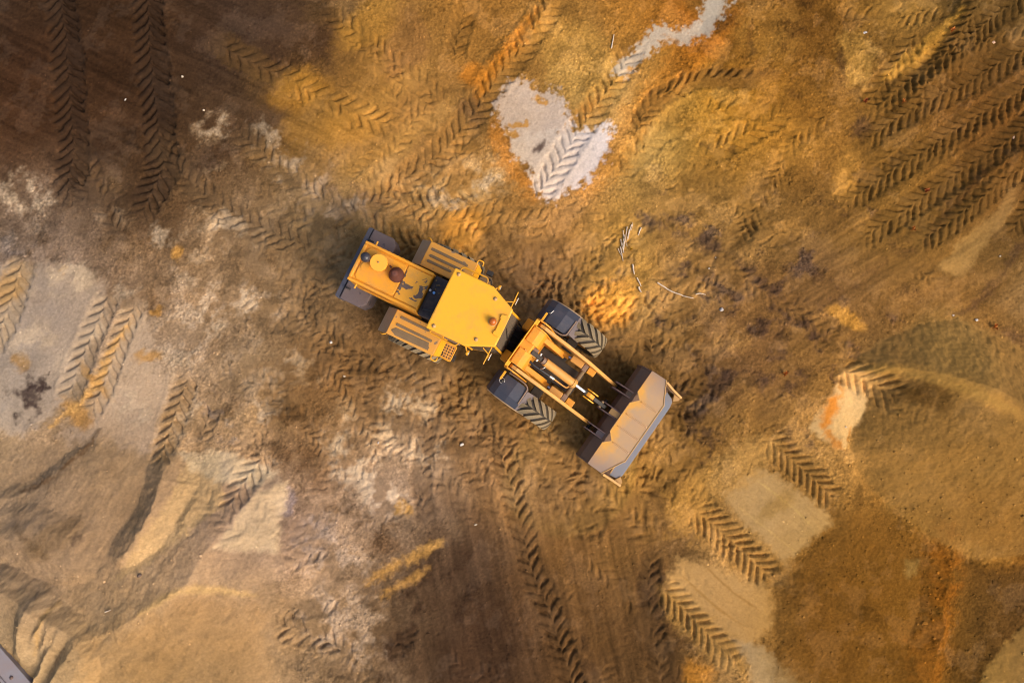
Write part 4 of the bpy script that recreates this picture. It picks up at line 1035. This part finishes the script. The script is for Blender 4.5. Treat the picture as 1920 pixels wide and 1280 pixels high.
bc = MB().lathe([(.10, .0), (.10, .02), (.085, .03)], (1.28, .02, 3.298), n=24).build('beacon', M['bolt'], loader, mat=FR)
MB().lathe([(.085, .02), (.084, .10), (.074, .14), (.045, .165), (.0, .17)], (1.28, .02, 3.30), n=24).build('beacon_lens', M['amber'], bc)
MB().tube(round_path([(.08, .70, 2.9), (.08, .88, 2.9), (.74, .90, 2.9), (.76, .70, 2.9)], .10, 5), .019).build('handrail', M['rail'], loader, mat=FR)
hr = MB().tube(round_path([(-.02, -.70, 2.2), (-.02, -.78, 2.2), (.66, -.80, 2.2), (.70, -.70, 2.2)], .06, 5), .019)
hr.build('handrail', M['rail'], loader, mat=FR)
MB().box(.02, .70, -.74, -.70, 1.62, 1.75).build('door_sill', M['trim'], loader, .008, FR)
for s in (1, -1):
    mb = MB()
    mb.tube([(1.32, .58 * s, 3.0), (1.50, .66 * s, 2.98)], .013, 6).tube([(1.49, .47 * s, 3.0), (1.48, .90 * s, 2.97)], .014, 6)
    mo = mb.build('mirror', M['rail'], loader, mat=FR)
    MB().side([(1.525, 2.62), (1.545, 2.60), (1.56, 2.64), (1.565, 2.92), (1.545, 2.96), (1.525, 2.94)], .70 * s - .09, .70 * s + .09).build('mirror_glass', M['mirror'], mo, .01)
    MB().box(1.49, 1.535, .70 * s - .05, .70 * s + .05, 2.70, 2.92).build('mirror_shell', M['rail'], mo, .012)
    wl = MB().tube([(.93, .70 * s, 2.82), (1.0, .80 * s, 2.80)], .018).build('work_lamp', M['rail'], loader, mat=FR)
    MB().lathe([(.0, -.03), (.05, -.03), (.065, .03), (.0, .035)], (1.03, .83 * s, 2.78), axis='x', n=16).build('lamp_housing', M['rail'], wl)
    MB().lathe([(.0, .034), (.056, .034), (.05, .045), (.0, .05)], (1.03, .83 * s, 2.78), axis='x', n=16).build('lamp_glass', M['clamp'], wl)

# ---- front half
fc = MB()
fc.box(-.55, 1.55, -.30, .30, .45, .95)
fc.box(.68, .96, -.90, .90, .55, .92)
fc.box(-.55, -.25, -.36, .36, .95, 1.10)
fc.build('front_chassis', M['chassis'], loader, .015, FF)
tw = MB()
tw.hexa([(-.30, -.50, .95), (.30, -.50, .95), (.30, .50, .95), (-.30, .50, .95)], [(-.22, -.50, 2.16), (.10, -.50, 2.16), (.10, .50, 2.16), (-.22, .50, 2.16)])
tower = tw.build('loader_tower', M['frame'], loader, .03, FF)
for y0, y1 in ((.10, .50), (-.50, -.10)):
    MB().side([(-.20, 2.16), (-.16, 2.24), (.02, 2.24), (.16, 2.10), (.24, 1.80), (.10, 1.80)], y0 + .005, y1 - .005).build('top_plate', M['frame'], tower, .015)
MB().box(-.225, -.195, -.66, .66, 2.10, 2.275).build('rear_lip', M['rail'], tower, .008)
MB().box(-.14, .26, -.095, .095, 1.95, 2.02).build('cylinder_saddle', M['trim'], tower, .01)
MB().tube([(-.05, -.095, 2.18), (.45, -.095, 1.86)], .022).build('saddle_rail', M['arm'], tower)
for s in (1, -1):
    # twin cheek plates that carry the arm pin
    for y in (.50, .68):
        MB().side([(-.22, 1.0), (-.22, 2.22), (-.14, 2.28), (.02, 2.28), (.16, 2.16), (.30, 1.7), (.45, 1.2), (.45, .95)], y * s - .018, y * s + .018).build('cheek_plate', M['frame'], tower, .006)
    MB().box(-.218, -.13, min(.52 * s, .66 * s), max(.52 * s, .66 * s), 1.6, 2.27).build('pin_block', M['rail'], tower, .012)
    MB().tube([(-.02, .46 * s, 2.13), (-.02, .72 * s, 2.13)], .05, 14).build('arm_pin', M['black'], tower)
    MB().side([(-.42, 1.15), (-.42, 1.85), (-.24, 2.05), (-.24, 1.0)], .46 * s - .14, .46 * s + .14).build('hinge_block', M['frame'], tower, .02)
    MB().side([(.16, 1.75), (.70, 1.30), (.86, 1.06), (.86, .90), (.16, .90)], .41 * s - .07, .41 * s + .07).build('frame_rail', M['frame'], tower, .012)
    # lift arm: a bent plate box from the tower to the bucket
    arm = MB().side([(-.12, 2.10), (-.06, 2.21), (.08, 2.23), (.70, 2.02), (1.45, 1.60), (2.02, 1.02), (2.46, .58), (2.50, .46), (2.40, .40), (2.25, .46), (1.75, .92), (1.30, 1.22), (.60, 1.76), (.0, 2.02)], .59 * s - .042, .59 * s + .042)
    ao = arm.build('lift_arm', M['arm'], loader, .012, FF)
    MB().box(1.02, 1.36, min(.38 * s, .548 * s), max(.38 * s, .548 * s), 1.20, 1.34).build('ram_bracket', M['arm'], ao, .012)
    MB().box(1.38, 1.50, min(.36 * s, .548 * s), max(.36 * s, .548 * s), 1.16, 1.27).build('ram_eye', M['trim'], ao, .012)
    MB().box(1.52, 1.73, min(.38 * s, .548 * s), max(.38 * s, .548 * s), 1.06, 1.24).build('ram_bracket', M['frame'], ao, .012)
    lc = MB().tube([(.20, .47 * s, .95), (.95, .46 * s, 1.12)], .075, 14).build('lift_cylinder', M['frame'], loader, mat=FF)
    MB().tube([(.95, .46 * s, 1.12), (1.42, .46 * s, 1.21)], .036, 12).build('lift_rod', M['chrome'], lc)
cross = MB().tube([(1.45, -.56, 1.12), (1.45, .56, 1.12)], .06, 14).build('cross_tube', M['mud'], loader, mat=FF)

# tilt ram on the centre line
Y0 = -.04
ti = MB().tube([(.52, Y0, 1.90), (1.36, Y0, 1.53)], .105, 20)
tilt = ti.build('tilt_cylinder', M['arm'], loader, mat=FF)
MB().tube([(1.36, Y0, 1.53), (1.44, Y0, 1.495)], .122, 20).build('gland', M['arm'], tilt)
MB().tube([(.44, Y0, 1.935), (.52, Y0, 1.90)], .085, 18).build('end_cap', M['trim'], tilt)
MB().side([(.12, 1.98), (.12, 2.12), (.40, 2.02), (.48, 1.93), (.40, 1.86)], Y0 - .055, Y0 + .055).build('rear_eye', M['chassis'], tilt, .02)
MB().tube([(.34, Y0 - .11, 1.97), (.34, Y0 + .11, 1.97)], .03, 10).build('rear_pin', M['clamp'], tilt)
MB().tube([(1.44, Y0, 1.495), (1.76, Y0, 1.355)], .05, 16).build('piston_rod', M['chrome'], tilt)
MB().tube([(1.75, Y0, 1.36), (1.84, Y0, 1.32)], .065, 14).build('rod_eye', M['chassis'], tilt)
cl = MB().side([(1.82, 1.24), (1.82, 1.40), (1.92, 1.42), (2.04, 1.33), (2.06, 1.22), (1.98, 1.14)], Y0 - .055, Y0 + .055).build('clevis', M['frame'], tilt, .02)
for s in (1, -1):
    MB().side([(1.78, 1.25), (1.78, 1.36), (1.92, 1.40), (2.10, 1.29), (2.12, 1.20), (1.98, 1.14)], Y0 + .105 * s - .014, Y0 + .105 * s + .014).build('clevis_plate', M['rail'], tilt, .005)
MB().tube(round_path([(.93, Y0 - .20, 1.66), (1.22, Y0 - .20, 1.53), (1.33, Y0 - .19, 1.50), (1.36, Y0 - .10, 1.52)], .07, 5), .02).build('oil_pipe', M['arm'], tilt)
MB().tube(round_path([(.10, Y0 - .16, 1.85), (.30, Y0 - .22, 1.86), (.60, Y0 - .21, 1.79), (.90, Y0 - .20, 1.67)], .1, 5), .034, 10).build('hose', M['hose'], tilt)
MB().tube([(.82, Y0 - .203, 1.70), (.88, Y0 - .201, 1.68)], .042, 10).build('hose_clamp', M['clamp'], tilt)
MB().tube([(.89, Y0 - .201, 1.675), (.94, Y0 - .20, 1.655)], .040, 10).build('hose_clamp', M['clamp'], tilt)
MB().tube(round_path([(.60, Y0 - .10, 1.92), (.58, Y0 - .16, 1.93), (.54, Y0 - .20, 1.86)], .03, 4), .012).build('bleed_pipe', M['clamp'], tilt)
# link and bell crank down to the bucket
lk = MB().side([(2.0, 1.18), (2.06, 1.26), (2.20, 1.16), (2.46, .96), (2.44, .86), (2.32, .86), (2.05, 1.06)], Y0 - .05, Y0 + .05).build('bucket_link', M['black'], loader, .015, FF)
MB().tube([(2.30, Y0 - .09, 1.02), (2.30, Y0 + .09, 1.02)], .045, 12).build('link_pin', M['mud'], lk)
# hoses between the halves
rh = random.Random(8)
for k in range(9):
    y = -.40 + k * .10
    MB().tube(round_path([(-.95, y * .8 + .12, 1.25 + rh.uniform(-.1, .15)), (-.70, y + rh.uniform(-.12, .12), 1.40 + rh.uniform(-.1, .2)), (-.45, y + rh.uniform(-.1, .1), 1.35 + rh.uniform(-.1, .2)), (-.22, y * .9, 1.25)], .15, 4), .024, 7).build('joint_hose', M['hose'], loader, mat=FF)

# ---- front mudguards
for s in (1, -1):
    def sec(x, z, inner=.80, outer=1.40):
        return [(x, inner * s, z), (x, (inner + .20) * s, z + .015), (x, outer * s - .18 * s, z), (x, outer * s, z - .13)]
    rings = [sec(-.30, 1.10, .82, 1.36), sec(-.20, 1.38, .81, 1.38), sec(-.04, 1.52), sec(.28, 1.60), sec(.60, 1.575)]
    v = [p for r in rings for p in r]
    v2 = [(x, y, z - .02) for x, y, z in v]
    n = len(v); f = []
    for i in range(4):
        for j in range(3):
            q = (i * 4 + j, i * 4 + j + 1, i * 4 + 5 + j, i * 4 + 4 + j)
            f += [q, tuple(n + t for t in q[::-1])]
    ringb = [0, 1, 2, 3, 7, 11, 15, 19, 18, 17, 16, 12, 8, 4]
    f += [(ringb[i], ringb[(i + 1) % 14], n + ringb[(i + 1) % 14], n + ringb[i]) for i in range(14)]
    ff = MB()._add(v + v2, f).build('front_fender', M['fender'], loader, .008, FF)
    MB().hexa([(.605, .86 * s, 1.57), (.605, 1.40 * s, 1.44), (.90, 1.37 * s, 1.26), (.92, .84 * s, 1.36)], [(.605, .86 * s, 1.55), (.605, 1.40 * s, 1.42), (.89, 1.37 * s, 1.24), (.90, .84 * s, 1.34)]).build('fender_flap', M['fender_front'], ff, .006)
    MB().tube(round_path([(-.02, .74 * s, 1.60), (.20, .73 * s, 1.64), (.46, .74 * s, 1.63), (.57, .80 * s, 1.62), (.58, 1.24 * s, 1.58)], .10, 6), .020).build('fender_hoop', M['trim'], ff)
    MB().tube(round_path([(-.24, 1.39 * s, 1.20), (.0, 1.41 * s, 1.38), (.30, 1.415 * s, 1.46), (.60, 1.415 * s, 1.43), (.90, 1.39 * s, 1.24)], .1, 4), .013).build('fender_bead', M['skirt'], ff)
    MB().box(-.15, -.095, min(.76 * s, .99 * s), max(.76 * s, .99 * s), 1.59, 1.65).build('lamp_bracket', M['rail'], ff, .006)
    if s > 0:
        MB().tube(round_path([(-.09, 1.02, 1.55), (-.05, 1.02, 1.60), (-.02, 1.13, 1.60)], .02), .010).build('lamp_wire', M['clamp'], ff)
    else:
        MB().tube([(-.06 + .065 * math.cos(t), -1.00 + .065 * math.sin(t), 1.585) for t in [2 * PI * k / 16 for k in range(14)]], .009, 6).build('lamp_guard', M['clamp'], ff)
        MB().lathe([(.0, .0), (.05, .0), (.05, .05), (.0, .06)], (-.06, -1.0, 1.53), n=14).build('lamp_base', M['black'], ff)

# ---- bucket
bprof = [(3.66, .10), (3.30, .085), (2.92, .10), (2.72, .18), (2.60, .36), (2.565, .60), (2.63, .92), (2.86, 1.22)]
inn = [(x + dx, z + dz) for (x, z), (dx, dz) in zip(bprof, [(0, .035), (0, .035), (.01, .035), (.03, .03), (.035, .01), (.038, 0), (.035, -.012), (.02, -.03)])]
bs = MB(); n = len(bprof)
rv = [(x, -1.40 + .0, z) for x, z in bprof] + [(x, -1.40, z) for x, z in inn[::-1]]
rv2 = [(x, 1.34, z) for x, _, z in rv]
bs._add(rv + rv2, [(i, (i + 1) % (2 * n), 2 * n + (i + 1) % (2 * n), 2 * n + i) for i in range(2 * n)] + [tuple(range(2 * n)), tuple(range(2 * n, 4 * n))[::-1]])
bucket = bs.build('bucket', M['bucket_back'], loader, .008, FF)
for y in (-1.42, 1.36):
    sp = [(3.70, .07), (2.92, .08), (2.70, .17), (2.58, .36), (2.55, .60), (2.62, .93), (2.86, 1.24), (3.22, 1.27), (3.40, .80), (3.60, .38), (3.80, .16)]
    MB().side(sp, y - .02, y + .02).build('side_wall', M['bucket_back'], bucket, .006)
yc = -.03
def zt(x): return 1.22 + (x - 2.84) * .30
og = [(2.84, 1.37), (2.84, .73), (3.00, .58), (2.84, .40), (2.84, -.46), (3.00, -.64), (2.84, -.80), (2.84, -1.43), (3.24, -1.43), (3.50, -.90), (3.53, -.87), (3.53, .82), (3.50, .85), (3.24, 1.37)]
MB().hexa([(x, y, zt(x)) for x, y in og], [(x, y, zt(x) + .022) for x, y in og]).build('spill_guard', M['bucket'], bucket, .006)
for y, a in ((.57, 3.03), (.12, 2.90), (-.25, 2.90), (-.65, 3.03)):
    MB().hexa([(a, y - .022, zt(a) + .02), (3.50, y - .022, zt(3.5) + .02), (3.50, y + .022, zt(3.5) + .02), (a, y + .022, zt(a) + .02)],
              [(a + .03, y - .008, zt(a) + .05), (3.48, y - .008, zt(3.48) + .05), (3.48, y + .008, zt(3.48) + .05), (a + .03, y + .008, zt(a) + .05)]).build('guard_rib', M['bucket'], bucket, .004)
lip = [(3.24, 1.37), (3.50, .85), (3.53, .82), (3.53, -.87), (3.50, -.90), (3.24, -1.43)]
MB().tube([(x, y, zt(x) + .015) for x, y in lip], .018, 6).build('guard_lip', M['bucket_edge'], bucket)
MB().tube([(x, y, zt(x) + .015) for x, y in og[1:7]], .013, 6).build('notch_edge', M['bucket_edge'], bucket)
MB().slab([(3.55, -1.40), (3.90, -1.34), (3.95, -1.20), (3.955, 1.0), (3.92, 1.16), (3.86, 1.22), (3.55, 1.34)], .065, .10).build('cutting_edge', M['steel'], bucket, .008)
MB().hexa([(3.60, -1.32, .11), (3.60, 1.22, .11), (3.66, 1.22, .11), (3.66, -1.32, .11)], [(3.56, -1.32, .40), (3.56, 1.22, .40), (3.60, 1.22, .40), (3.60, -1.32, .40)]) if False else None
MB().slab([(3.62, -1.33), (3.655, -1.33), (3.655, 1.26), (3.62, 1.26)], .101, .15).build('blade_bar', M['bucket_edge'], bucket, .01)
for y, s in ((1.38, 1), (-1.44, -1)):
    MB().side([(3.30, .98), (3.36, 1.02), (3.70, .52), (3.98, .22), (4.06, .16), (4.05, .08), (3.85, .06), (3.60, .25)], y - .03, y + .03).build('side_cutter', M['bucket_edge'], bucket, .01)
    MB().hexa([(3.82, y, .07), (4.04, y + .04 * s, .07), (4.04, y - .10 * s, .07), (3.92, y - .20 * s, .07)], [(3.82, y, .13), (4.04, y + .04 * s, .13), (4.04, y - .10 * s, .13), (3.92, y - .20 * s, .13)]).build('corner_tooth', M['bucket_edge'], bucket, .006)
for y in (.66, .50, .06, -.13, -.58, -.74):
    MB().side([(2.30, .42), (2.30, .92), (2.42, 1.00), (2.72, 1.12), (2.86, 1.16), (2.86, 1.0), (2.62, .70), (2.60, .42)], y - .014, y + .014).build('hinge_plate', M['hinge'], bucket, .004)
MB().hexa([(2.58, -.11, .98), (2.58, .045, .98), (2.84, .045, 1.10), (2.84, -.11, 1.10)], [(2.57, -.11, 1.06), (2.57, .045, 1.06), (2.83, .045, 1.18), (2.83, -.11, 1.18)]).build('link_cap', M['bucket_edge'], bucket, .01)
MB().hexa([(2.60, -.725, .98), (2.60, -.595, .98), (2.85, -.595, 1.10), (2.85, -.725, 1.10)], [(2.60, -.725, 1.04), (2.60, -.595, 1.04), (2.85, -.595, 1.16), (2.85, -.725, 1.16)]).build('pin_cover', M['fender_front'], bucket, .008)
gp = MB().hexa([(2.64, .515, 1.0), (2.64, .645, 1.0), (2.85, .645, 1.10), (2.85, .515, 1.10)], [(2.64, .515, 1.05), (2.64, .645, 1.05), (2.85, .645, 1.16), (2.85, .515, 1.16)]).build('pin_cover', M['bucket_back'], bucket, .008)
for y in (.62, .05, -.66):
    MB().tube([(2.42, y - .11, .56), (2.42, y + .11, .56)], .05, 12).build('hinge_pin', M['black'], bucket)
for k in range(3):
    MB().box(2.66, 2.78, .525 + k * .038, .545 + k * .038, 1.105, 1.13).build('slot', M['black'], bucket)
# ================================================================== LOOSE THINGS
def height_top(x, y): return height_at(x, y, Z)
def tag(o, label, cat, group=None):
    o['label'] = label; o['category'] = cat
    if group: o['group'] = group
    return o

def lump_mesh(name, size, flat, mat_, seed, sub=2, squash=(1, 1)):
    bm = bmesh.new(); bmesh.ops.create_icosphere(bm, subdivisions=sub, radius=1.0)
    r = random.Random(seed); dirs = [Vector((r.gauss(0, 1), r.gauss(0, 1), r.gauss(0, 1))).normalized() for _ in range(7)]; cut = [r.uniform(.55, .92) for _ in dirs]
    for v in bm.verts:
        p = v.co.copy()
        for d, c in zip(dirs, cut):
            k = p.dot(d)
            if k > c: p -= d * (k - c) * .9
        v.co = Vector((p.x * squash[0], p.y * squash[1], p.z * flat)) * size
    me = bpy.data.meshes.new(name); bm.to_mesh(me); bm.free(); me.materials.append(mat_)
    return me

SM = {'white': plain('white_limestone', (.54, .48, .42), .8, 0, .2), 'grey': plain('grey_stone', (.42, .38, .35), .85, 0, .2), 'pale': plain('pale_sandstone', (.52, .42, .30), .85, 0, .2),
      'brown': plain('brown_stone', (.12, .08, .06), .85, 0, .2), 'pink': plain('pinkish_stone', (.50, .31, .20), .85, 0, .2),
      'leaf': plain('orange_dry_leaf', (.46, .16, .03), .7, 0, .2), 'leaf2': plain('rust_dry_leaf', (.30, .08, .02), .7, 0, .2), 'straw': plain('bleached_straw', (.54, .43, .32), .75, 0, .2), 'yellow_leaf': plain('yellow_dry_leaf', (.50, .30, .03), .7, 0, .2)}
def stone(px, py, size, mat_, label, flat=.6, squash=(1, .8), rz=0.0, seed=0, name='stone'):
    x, y = on_ground(px, py)
    o = bpy.data.objects.new(name, lump_mesh(name, size, flat, SM[mat_], seed or int(px), 2, squash)); C.objects.link(o)
    o.location = (x, y, height_top(x, y) + size * flat * .45); o.rotation_euler = (0, 0, rz)
    return tag(o, label, 'stone')
stone(620, 641, 0.048, 'white', 'small bright white stone on brown soil beside the loader counterweight', .8, (1, .95))
stone(1353, 580, 0.066, 'grey', 'round light grey stone among dark crumbs right of the loader', .7, (1, .95))
stone(235, 187, 0.047, 'white', 'white angular flake between the two dark tracks', .3, (1, .45), 1.0)
stone(342, 144, 0.043, 'pale', 'pale triangular pebble on dark soil right of the dark tracks', .6, (1, .8))
stone(866, 833, 0.066, 'white', 'whitish broken lump on the soil below the loader', .5, (1, .65), .6)
stone(709, 830, 0.043, 'grey', 'small grey chip beside the pale spill below the loader', .5, (1, .6), .9)
stone(892, 983, 0.047, 'pale', 'pale chip lying on dark graded soil left of the long track', .4, (1, .5), .3)
stone(1830, 600, 0.047, 'white', 'white pebble at the foot of the right hand heap', .7, (1, .8))
stone(1787, 591, 0.031, 'white', 'tiny white pebble left of the larger one at the heap foot', .7, (1, .8))
stone(1875, 480, 0.035, 'pale', 'lone pale pebble on the scraped ground at the right edge', .6, (1, .8))
stone(1621, 62, 0.078, 'grey', 'flat pale grey slab on the light patch at upper right', .2, (1, .5), .2)
stone(262, 1078, 0.066, 'brown', 'brown banded stone in the valley between lower left heaps', .6, (1, .7), .5)
stone(382, 207, 0.039, 'pale', 'little pale pebble just above the whitish spill at upper left', .6)
stone(1864, 79, 0.070, 'pink', 'pinkish flat stone beside the chevron tracks at upper right', .35, (1, .6), .4)
stone(1903, 257, 0.058, 'pink', 'pinkish chip at the right edge on the chevron tracks', .4, (1, .6), 1.2)
stone(645, 705, 0.039, 'pale', 'dull pale pebble left of the rear wheel tracks', .6)
stone(1330, 503, 0.025, 'white', 'white crumb right of the bleached splinters', .6)
stone(1343, 482, 0.023, 'white', 'small white crumb above the other one right of the splinters', .6)
stone(1586, 800, 0.031, 'pale', 'tiny pale pebble on the orange streaked ramp', .6)

def leaf(px, py, size, mat_, label, rz):
    x, y = on_ground(px, py)
    bm = bmesh.new(); out = []
    for k in range(10):
        a = 2 * PI * k / 10; r = size * (1 if k % 2 else .62) * (1.25 if k in (0, 5) else 1)
        out.append((r * math.cos(a), r * .75 * math.sin(a)))
    vs = [bm.verts.new((u, v, .014 + .25 * abs(v) + .1 * math.sin(9 * u / size))) for u, v in out]; c = bm.verts.new((0, 0, .012)); lo = [bm.verts.new((v.co.x, v.co.y, v.co.z - .003)) for v in vs]; c2 = bm.verts.new((0, 0, .009))
    for k in range(10):
        j = (k + 1) % 10
        bm.faces.new((c, vs[k], vs[j])); bm.faces.new((c2, lo[j], lo[k])); bm.faces.new((vs[k], lo[k], lo[j], vs[j]))
    me = bpy.data.meshes.new('dry_leaf'); bm.to_mesh(me); bm.free(); me.materials.append(SM[mat_])
    o = bpy.data.objects.new('dry_leaf', me); C.objects.link(o); o.location = (x, y, height_top(x, y) + .012); o.rotation_euler = (.1, .1, rz)
    return tag(o, label, 'leaf')
leaf(1783, 57, .085, 'leaf', 'orange leaf right of the tip of the golden sand wedge', .4)
leaf(1620, 191, .085, 'leaf2', 'rust red leaf where the chevron tracks begin at upper right', 1.2)
leaf(1693, 191, .065, 'leaf', 'orange leaf on the chevron track right of the rust red one', 2.2)
leaf(1735, 357, .09, 'leaf2', 'rust red leaf on the lower chevron tracks at right', .2)
leaf(1862, 613, .085, 'leaf', 'orange leaf at the top edge of the right hand heap', 1.7)
leaf(1470, 700, .085, 'leaf', 'orange and red scrap in the dark soil patch', .9)
leaf(1182, 467, .055, 'yellow_leaf', 'small yellow leaf beside the bleached splinters', .5)
leaf(1710, 430, .07, 'leaf', 'orange leaf lying on tan soil below the chevron tracks', 1.9)

def rod(name, pxs, r, mat_, label, cat, group=None, n=5):
    pts = []
    P = curve([on_ground(*p) for p in pxs], 3)
    for i, (x, y) in enumerate(P): pts.append((x, y, height_top(x, y) + r * .9 + .012))
    mb = MB(); mb.tube(pts, r, n, r * .55)
    o = mb.build(name, SM[mat_])
    return tag(o, label, cat, group)
spl = [((1168, 432), (1172, 455)), ((1171, 440), (1166, 462)), ((1176, 425), (1169, 470)), ((1184, 421), (1178, 448)), ((1164, 448), (1170, 474)), ((1174, 452), (1176, 462)), ((1170, 452), (1168, 474)), ((1159, 466), (1166, 480)), ((1163, 463), (1168, 489)), ((1180, 430), (1175, 452)), ((1186, 418), (1183, 432))]
for a, b_ in spl:
    rod('straw', [a, ((a[0] + b_[0]) / 2 + random.uniform(-1, 1), (a[1] + b_[1]) / 2), b_], random.uniform(.011, .019), 'straw', 'bleached stalk in the loose bundle above and right of the front wheel', 'stalk', 'bleached stalks in the bundle')
rod('straw', [(1202, 427), (1199, 434), (1197, 441)], .022, 'straw', 'single bleached stalk just right of the bundle', 'stalk')
rod('straw', [(1186, 496), (1187, 505), (1189, 515)], .026, 'straw', 'short bleached stalk below the bundle', 'stalk')
rod('straw', [(1194, 521), (1198, 529), (1202, 537)], .022, 'straw', 'thin bleached stalk second below the bundle', 'stalk')
rod('straw', [(1197, 538), (1199, 543), (1202, 548)], .032, 'straw', 'thick bleached stub lowest below the bundle', 'stalk')
rod('twig', [(1232, 530), (1245, 538), (1258, 546), (1272, 551), (1286, 556), (1300, 559)], .022, 'straw', 'long pale crooked twig on the soil right of the stalks', 'twig')
rod('twig', [(1304, 552), (1312, 550), (1324, 552)], .018, 'straw', 'short pale twig at the end of the long crooked one', 'twig')
rod('twig', [(198, 1146), (204, 1144), (209, 1142)], .016, 'straw', 'thin white stick in the lower left hollow', 'stick')
rod('twig', [(1146, 92), (1141, 84), (1151, 66)][::2], .022, 'straw', 'pale straw on the yellow sand above the white spill', 'straw')

# steel channel in the lower left corner
M['channel'] = paint('grey_blue_steel', (.20, .19, .21), dirt=(.22, .13, .09), amount=.45, scale=2.5, rough=.6, grime=.45)
M['channel_in'] = paint('red_brown_primer', (.11, .07, .06), dirt=(.16, .10, .07), amount=.5, scale=2.5, rough=.75, grime=.4)
a_ = Vector(on_ground(0, 1206)); b2 = Vector(on_ground(60, 1283)); dv = (b2 - a_).normalized()
cz = height_at(*a_) + .02
cm = Matrix.Translation((a_.x, a_.y, cz)) @ Matrix.Rotation(math.atan2(dv.y, dv.x), 4, 'Z')
chn = MB().hexa([(-2.2, -.02, -.25), (2.6, -.02, -.25), (2.6, -.40, -.12), (-2.2, -.40, -.12)], [(-2.2, .0, .06), (2.6, .0, .06), (2.6, -.38, .16), (-2.2, -.38, .16)])
co_ = chn.build('steel_channel', M['channel'], None, .012); co_.matrix_world = cm
tag(co_, 'grey steel channel half buried in the lower left corner', 'beam')
MB().tube([(-2.2, -.40, .175), (2.6, -.40, .175)], .035, 8).build('rim', M['channel'], co_)
MB().hexa([(-2.2, -.42, -.25), (2.6, -.42, -.25), (2.6, -1.1, -.25), (-2.2, -1.1, -.25)], [(-2.2, -.42, .08), (2.6, -.42, .08), (2.6, -1.1, .02), (-2.2, -1.1, .02)]).build('web', M['channel_in'], co_, .01)
for k in range(3):
    MB().lathe([(.045, .0), (.045, .02), (.0, .022)], (.25 + k * .62, -.22, .118), n=8).build('rivet', M['channel_in'], co_)

# crumbs and clods: nobody could count them
def crumbs():
    g = np.random.default_rng(4)
    base = []
    for sd in range(4):
        bm = bmesh.new(); bmesh.ops.create_icosphere(bm, subdivisions=1, radius=1.0)
        r = random.Random(sd)
        for v in bm.verts: v.co *= r.uniform(.7, 1.15)
        bm.verts.ensure_lookup_table()
        base.append((np.array([v.co[:] for v in bm.verts]), np.array([[q.index for q in f.verts] for f in bm.faces]))); bm.free()
    spots = []
    N = 9000
    xx = g.uniform(-14.4, 14.4, N); yy = g.uniform(-8, 11, N)
    ii = np.searchsorted(xs, xx); jj = np.searchsorted(ys, yy)
    keep = g.random(N) < np.clip(ROUGH[jj, ii] * (.8 + NB[jj, ii] * 1.6), 0, 1) * (ROUGH[jj, ii] > .2)
    for x, y in zip(xx[keep], yy[keep]): spots.append((x, y, float(np.clip(g.lognormal(-3.95, .38), .010, .045))))
    for poly, n_, s_ in (([(1580, 950), (1735, 1015), (1760, 1060), (1740, 1280), (1480, 1280), (1450, 1110)], 380, .026), ([(1790, 1060), (1915, 1070), (1915, 1150), (1800, 1280)], 120, .032), ([(1650, 850), (1915, 830), (1915, 1000), (1800, 1030)], 320, .026), ([(1730, 1010), (1790, 1010), (1790, 1270), (1720, 1270)], 200, .024), ([(1600, 660), (1740, 600), (1900, 620), (1880, 640), (1740, 620), (1640, 660)], 160, .022)):
        pp = pts_of(poly); lo = np.min(pp, 0); hi = np.max(pp, 0)
        for _ in range(n_ // 2):
            spots.append((g.uniform(lo[0], hi[0]), g.uniform(lo[1], hi[1]), float(np.clip(g.lognormal(math.log(s_ * .62), .5), .008, .075))))
    V, F, K = [], [], []; off = 0
    for x, y, sz in spots:
        i = int(np.searchsorted(xs, x)); j = int(np.searchsorted(ys, y))
        if i >= NX or j >= NY: continue
        v, f = base[int(g.integers(4))]
        a = g.random() * 6.28; c, s = math.cos(a), math.sin(a)
        q = v * np.array([sz * g.uniform(.8, 1.3), sz, sz * g.uniform(.35, .6)])
        q = np.stack([q[:, 0] * c - q[:, 1] * s + x, q[:, 0] * s + q[:, 1] * c + y, q[:, 2] + Z[j, i] + sz * .08], -1)
        V.append(q); F.append(f + off); off += len(v)
        k = np.clip(COL[j, i] * g.choice([.9, 1.1, 1.3, 1.5, 1.8], p=[.15, .25, .25, .25, .1]), 0, .7)
        K.append(np.tile(np.append(k, 1), (len(v), 1)))
    V = np.concatenate(V); F = np.concatenate(F); K = np.concatenate(K)
    me = bpy.data.meshes.new('soil_crumbs'); me.from_pydata(V.tolist(), [], F.tolist())
    at = me.attributes.new('soil', 'FLOAT_COLOR', 'POINT'); at.data.foreach_set('color', K.astype(np.float32).ravel())
    me.materials.append(bpy.data.materials['soil'])
    o = bpy.data.objects.new('soil_crumbs', me); C.objects.link(o)
    o['kind'] = 'stuff'; o['label'] = 'loose crumbs and clods of soil scattered over the ground'; o['category'] = 'soil'
crumbs()
